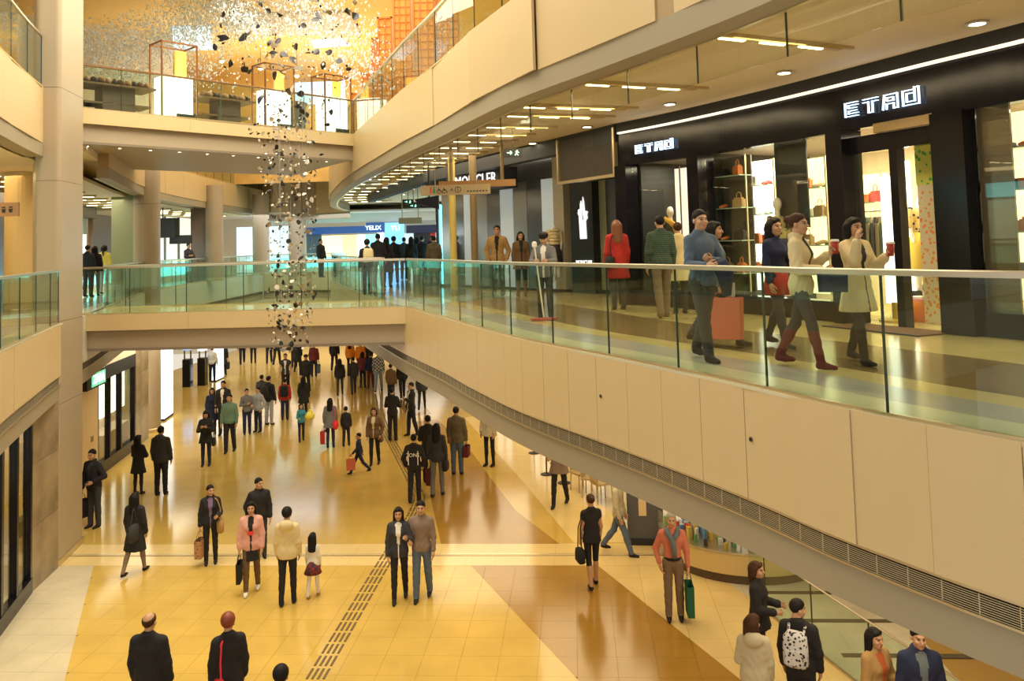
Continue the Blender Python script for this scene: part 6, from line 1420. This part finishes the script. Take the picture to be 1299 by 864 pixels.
# ================================================================== UPPER FLOOR FURNISHINGS
M_FRM = mat('copper_frame', (.28, .12, .05), .3, .6); M_SHT = mat('dark_wood', (.10, .06, .04), .5)
def ubr(s_, off): p = np.array(uA)+ud*s_+un*off; return (p[0], p[1], Z2)
urz = math.atan2(ud[1], ud[0])
def cage(label, s_, off, hh, lit=True):
    r = thing('lit_display_case', label, 'display case', ubr(s_, off), urz)
    obj('light_box', MB().box((0, 0, .62), (.86, .5, 1.2)), mat('lit_box', (1, 1, .85), .5, emit=2.2, ecol=(1, .98, .8)), r); obj('base', MB().box((.2, -.26, .11), (.5, .1, .2)), M_BLACKM, r)
    for sx in (-.5, .5):
        for sy in (-.35, .35): obj('post', MB().box((sx, sy, hh/2), (.04, .04, hh)), M_FRM, r)
    for sy in (-.35, .35): obj('rail', MB().box((0, sy, hh), (1.04, .04, .04)), M_FRM, r)
    for sx in (-.5, .5): obj('rail', MB().box((sx, 0, hh), (.04, .74, .04)), M_FRM, r)
    obj('amber_panel', MB().box((.2, .0, hh*.72), (.3, .08, hh*.44)), mat('lit_amber_glass', (1, .55, .1), .4, emit=.8, ecol=(1, .5, .08)), r)
cage('tall copper framed case with glowing box on the upper footbridge, left one', 2.75, .9, 2.15); cage('copper framed case with glowing box on the upper footbridge, middle one', 5.9, .9, 2.0); cage('copper framed case with glowing box at the right end of the upper footbridge', 7.9, .7, 1.9)
SHOEC = [mat('shoe_brown', (.16, .07, .03), .5), mat('shoe_tan', (.35, .19, .09), .5), mat('shoe_black', (.02, .015, .015), .4)]
SHOEM = [mesh(MB().tube([(0, .12, .05), (0, .03, .06), (0, -.07, .035), (0, -.13, .025)], [.04, .045, .042, .03], 6).box((0, .11, .02), (.06, .06, .04)), q, True) for q in SHOEC]
def shoe_table(label, s_, off, wd, rows, grp):
    r = thing('shoe_table', label, 'table', ubr(s_, off), urz)
    obj('table_top', MB().box((0, 0, .78), (wd, .9, .05)), mat('table_wood', (.16, .09, .045), .4), r); obj('pedestal', MB().box((.1, 0, .375), (wd*.42, .5, .75)), M_SHT, r); obj('lower_shelf', MB().box((0, .1, .32), (wd*.95, .7, .05)), mat('table_wood', (.45, .30, .14), .4), r)
    b_ = np.array(ubr(s_, off)); n_ = int(wd/.17)
    for j in range(rows):
        for i in range(n_):
            x = -wd/2+.1+i*.17; y = -.32+.28*j; q = b_+np.array((x*math.cos(urz)-y*math.sin(urz), x*math.sin(urz)+y*math.cos(urz), .81))
            o = obj('shoe', SHOEM[(i+j) % 3], None, label='leather shoe on %s' % grp, cat='shoe', group='shoes on '+grp); o.location = q; o.rotation_euler = (0, 0, urz+rnd.uniform(-.3, .3)); o.scale = (1.15, 1.15, 1.6)

shoe_table('long wooden table of shoes on a dark pedestal, left on the upper footbridge', 1.1, 1.0, 2.0, 2, 'the left table of the upper footbridge')
shoe_table('wooden table of shoes between the glowing cases', 4.3, 1.1, 1.7, 2, 'the middle table of the upper footbridge')
r = thing('dark_counter', 'dark green curved counter before the right glowing case', 'counter', ubr(6.72, 1.2), urz); obj('counter', MB().lathe([(.42, 0), (.45, .9), (.47, .95)], n=20), mat('dark_green_counter', (.05, .07, .05), .3), r); obj('top', MB().lathe([(.5, .95), (.5, 1.0)], n=20), M_SHT, r)
# stepped orange lattice screens on the upper right
M_LAT = mat('orange_lattice', (.50, .17, .02), .4); M_LATB = mat('lit_lattice_back', (.75, .27, .03), .5, emit=.28, ecol=(1, .42, .05))
lat = [(447, 458, 112, 24), (458, 472, 90, 48), (470, 490, 66, 22), (474, 498, 50, 22), (478, 516, 8, 21), (500, 560, -40, 20.5)]
for k, (x0, x1, yt, Y) in enumerate([(446, 459, 118, 31), (459, 474, 93, 30.5), (472, 480, 48, 30), (479, 498, 22, 29.5), (498, 522, -20, 29), (522, 550, -60, 28.5), (550, 580, -90, 28.0)]):
    pa = atd(x0, yt, Y); pb = atd(x1, yt, Y); wd = pb[0]-pa[0]; hh = pa[2]-Z2
    r = thing('lattice_screen', '%s of the stepped orange lattice screens, counted from the left' % ['first', 'second', 'third', 'fourth', 'fifth', 'sixth', 'seventh'][k], 'screen', ((pa[0]+pb[0])/2, Y, Z2), group='stepped orange lattice screens')
    obj('lit_back', MB().box((0, .08, hh/2), (wd*.98, .03, hh)), M_LATB, r)
    for sx in (-1, 1): obj('frame_post', MB().box((sx*(wd/2-.03), 0, hh/2), (.06, .1, hh)), M_LAT, r)
    obj('frame_top', MB().box((0, 0, hh-.03), (wd, .1, .06)), M_LAT, r)
    n_ = max(1, int(wd/.2))
    for i in range(1, n_): bx('upright_bar', (-wd/2+wd*i/n_, 0, hh/2), (.035, .05, hh), M_LAT, r)
    for i in range(int(hh/.28)): bx('cross_bar', (0, .03, .14+.28*i), (wd, .03, .025), M_LAT, r)
# upper back walls
obj('wall_7', MB().sweep(*poly_wall([(-24, 28), (-20, 31.5), (-16.6, 34.5), (-14.75, 36)]), [(0, 10), (0, 16), (.3, 16), (.3, 10)]), mat('cream_upper_wall', (.88, .78, .62), .5), kind='structure')
obj('wall_8', MB().sweep(*poly_wall([(-21, 45), (-14, 44.6), (-3, 44), (6, 41)]), [(0, 10), (0, 16), (.3, 16), (.3, 10)]), M_GOLD, kind='structure')
obj('window_4', MB().box((-10.2, 44.1, 14.75), (2.8, .1, 1.2), rad(-3)), M_SKYP, kind='structure')
for k, (x, z) in enumerate(((-9.9, 14.5), (-8.2, 14.9), (-6.4, 14.6), (-13.4, 15.3), (-11.6, 14.9))):
    r = thing('spot_lamp', 'warm spot lamp glowing on the upper golden wall', 'lamp', (x, 38.3, z), group='spot lamps before the golden wall'); s0 = obj('shade', MB().lathe([(.10, 0), (.16, .2), (.05, .24)], n=14), M_BRASS, r); obj('bulb', MB().lathe([(.02, -.10), (.09, -.05), (.09, 0), (.02, .02)], n=12), mat('spot_bulb', (1, .9, .6), .4, emit=25, ecol=(1, .82, .4)), s0); obj('cord', MB().tube([(0, 0, .24), (0, 0, 16-z)], .01, 5), M_BLACKM, r)
# ================================================================== RIGHT SIDE OF THE GROUND FLOOR
GB = Curve([(4.0, 15.0), (4.6, 12.6), (5.4, 9.5)])
railing(GB, 0, GB.L, 0, 'frameless glass balustrade on the pale floor under the balcony', .5, h=1.0, rail=.02, off=0)
# curved display counter with small colourful goods
cc = np.array((4.5, 17.2)); kd = thing('display_counter', 'curved golden counter crowded with small colourful goods', 'counter', (cc[0], cc[1], 0))
def arc(r, a0, a1, n=24): return [(r*math.cos(a), r*math.sin(a)) for a in np.linspace(a0, a1, n)]
P_ = [np.array(p) for p in arc(1.7, rad(175), rad(330))]; N_ = [-p/1.7 for p in P_]
obj('front', MB().sweep(P_, N_, [(0, .18), (0, .56), (.05, .56), (.05, .18)]), mat('gold_counter', (.62, .46, .20), .3), kd); obj('kick_base', MB().sweep(P_, N_, [(.08, 0), (.08, .18), (.2, .18), (.2, 0)]), mat('dark_kick', (.10, .06, .035), .4), kd)
obj('top', MB().sweep(P_, N_, [(-.02, .56), (-.02, .59), (.75, .59), (.75, .56)]), M_STEEL, kd)
for k in range(4): 
    i = 3+6*k; p = P_[i]; bx('pane', (p[0]*.985, p[1]*.985, 76e-2), (.9, .012, .32), M_WGLASS, kd, math.atan2(p[1], p[0])+math.pi/2)
gm = [mat('trinket_%d' % i, c, .35) for i, c in enumerate([(.6, .05, .04), (.75, .75, .8), (.1, .3, .6), (.7, .5, .1), (.03, .03, .05), (.1, .4, .15)])]
for k in range(110):
    a = rad(rnd.uniform(178, 327)); hz_ = rnd.uniform(.08, .26); r_ = rnd.uniform(1.05, 1.6); o = bx('trinket', (cc[0]+r_*math.cos(a), cc[1]+r_*math.sin(a), .59+hz_/2), (rnd.uniform(.04, .09), rnd.uniform(.04, .09), hz_), gm[k % 6], rz=rnd.uniform(0, 3)); cn = ['red', 'silver', 'blue', 'yellow', 'black', 'green'][k % 6]; tag(o, 'small %s packaged item on the curved golden counter' % cn, 'goods', 'small %s goods on the curved golden counter' % cn)
# grey advertising pillar, stanchions, bare stacked chairs
r = thing('sign_pillar', 'grey advertising pillar with cream figure under the balcony', 'pillar', (*at(820, 688, 0)[:2], 0), rad(-8)); obj('pillar', MB().box((0, 0, 1.25), (.75, .3, 2.3)), mat('pillar_grey', (.10, .10, .11), .3), r); obj('cream_figure', MB().box((-.05, -.16, 1.25), (.16, .02, 1.3)), mat('cream_figure', (.8, .62, .35), .5), r); obj('foot', MB().box((0, 0, .06), (.85, .4, .12)), M_BLACKM, r)
for k, (px_, fy) in enumerate(((660, 565), (688, 578), (676, 592), (698, 603))):
    q = at(px_+18, fy+10, 0); r = thing('stanchion', 'thin black queue post under the balcony', 'queue post', (q[0], q[1], 0), group='queue posts under the balcony'); obj('base', MB().lathe([(.17, 0), (.17, .02), (.04, .04)], n=18), M_BLACKM, r); obj('post', MB().tube([(0, 0, .03), (0, 0, .95)], .022, 8), M_DSTEEL, r); obj('cap', MB().lathe([(.035, .95), (.035, 1.0), (.01, 1.01)], n=12), M_BLACKM, r); obj('belt', MB().box((.8, .5, .85), (1.9, .006, .05), rad(32)), M_BLACKM, r)
for k in range(3):
    q = at(738+13*k, 622+7*k, 0); r = thing('bistro_chair', 'pale rattan chair under the balcony, %s of three' % ['left one', 'middle one', 'right one'][k], 'chair', (q[0], q[1], 0), rad(30+40*k), group='rattan chairs under the balcony'); mm = mat('rattan', (.50, .36, .16), .6)
    obj('seat', MB().box((0, 0, .45), (.42, .42, .04)), mm, r); obj('backrest', MB().box((0, .2, .70), (.40, .03, .42)), mm, r)
    for sx in (-.18, .18):
        for sy in (-.18, .18): obj('leg', MB().tube([(sx, sy, .44), (sx*1.1, sy*1.1, 0)], .016, 6), mm, r)
# shop wall under the balcony, right
obj('wall_9', MB().prism([(-1.0, 38), (-.8, 38), (3.6, 27), (7.6, 19), (9.0, 12), (9.0, 5), (8.8, 5), (8.8, 12), (7.4, 19), (3.4, 27)], 0, 3.6), mat('warm_shop_wall', (.72, .56, .32), .5, noise=.1, nscale=.8), kind='structure')
for k, (x, y) in enumerate(((-.2, 35), (1.2, 31.5), (2.8, 28), (4.6, 24.2), (6.2, 21.2))):
    r = thing('shop_window', 'bright tall shop window under the balcony, %s from the crowd' % ['first', 'second', 'third', 'fourth', 'fifth'][k], 'window', (x-.35, y, 0), rad(-66)); obj('lit_panel', MB().box((0, 0, 1.45), (1.7, .06, 2.3)), mat('lit_cool_window', (.9, .95, .95), .5, emit=.9, ecol=(.95, .96, .85)), r)
    for sx in (-.88, 0, .88): obj('mullion', MB().box((sx, -.04, 1.45), (.06, .08, 2.4)), M_BLACKM, r)
    obj('sill', MB().box((0, -.03, .15), (1.85, .12, .3)), M_BLACK, r)
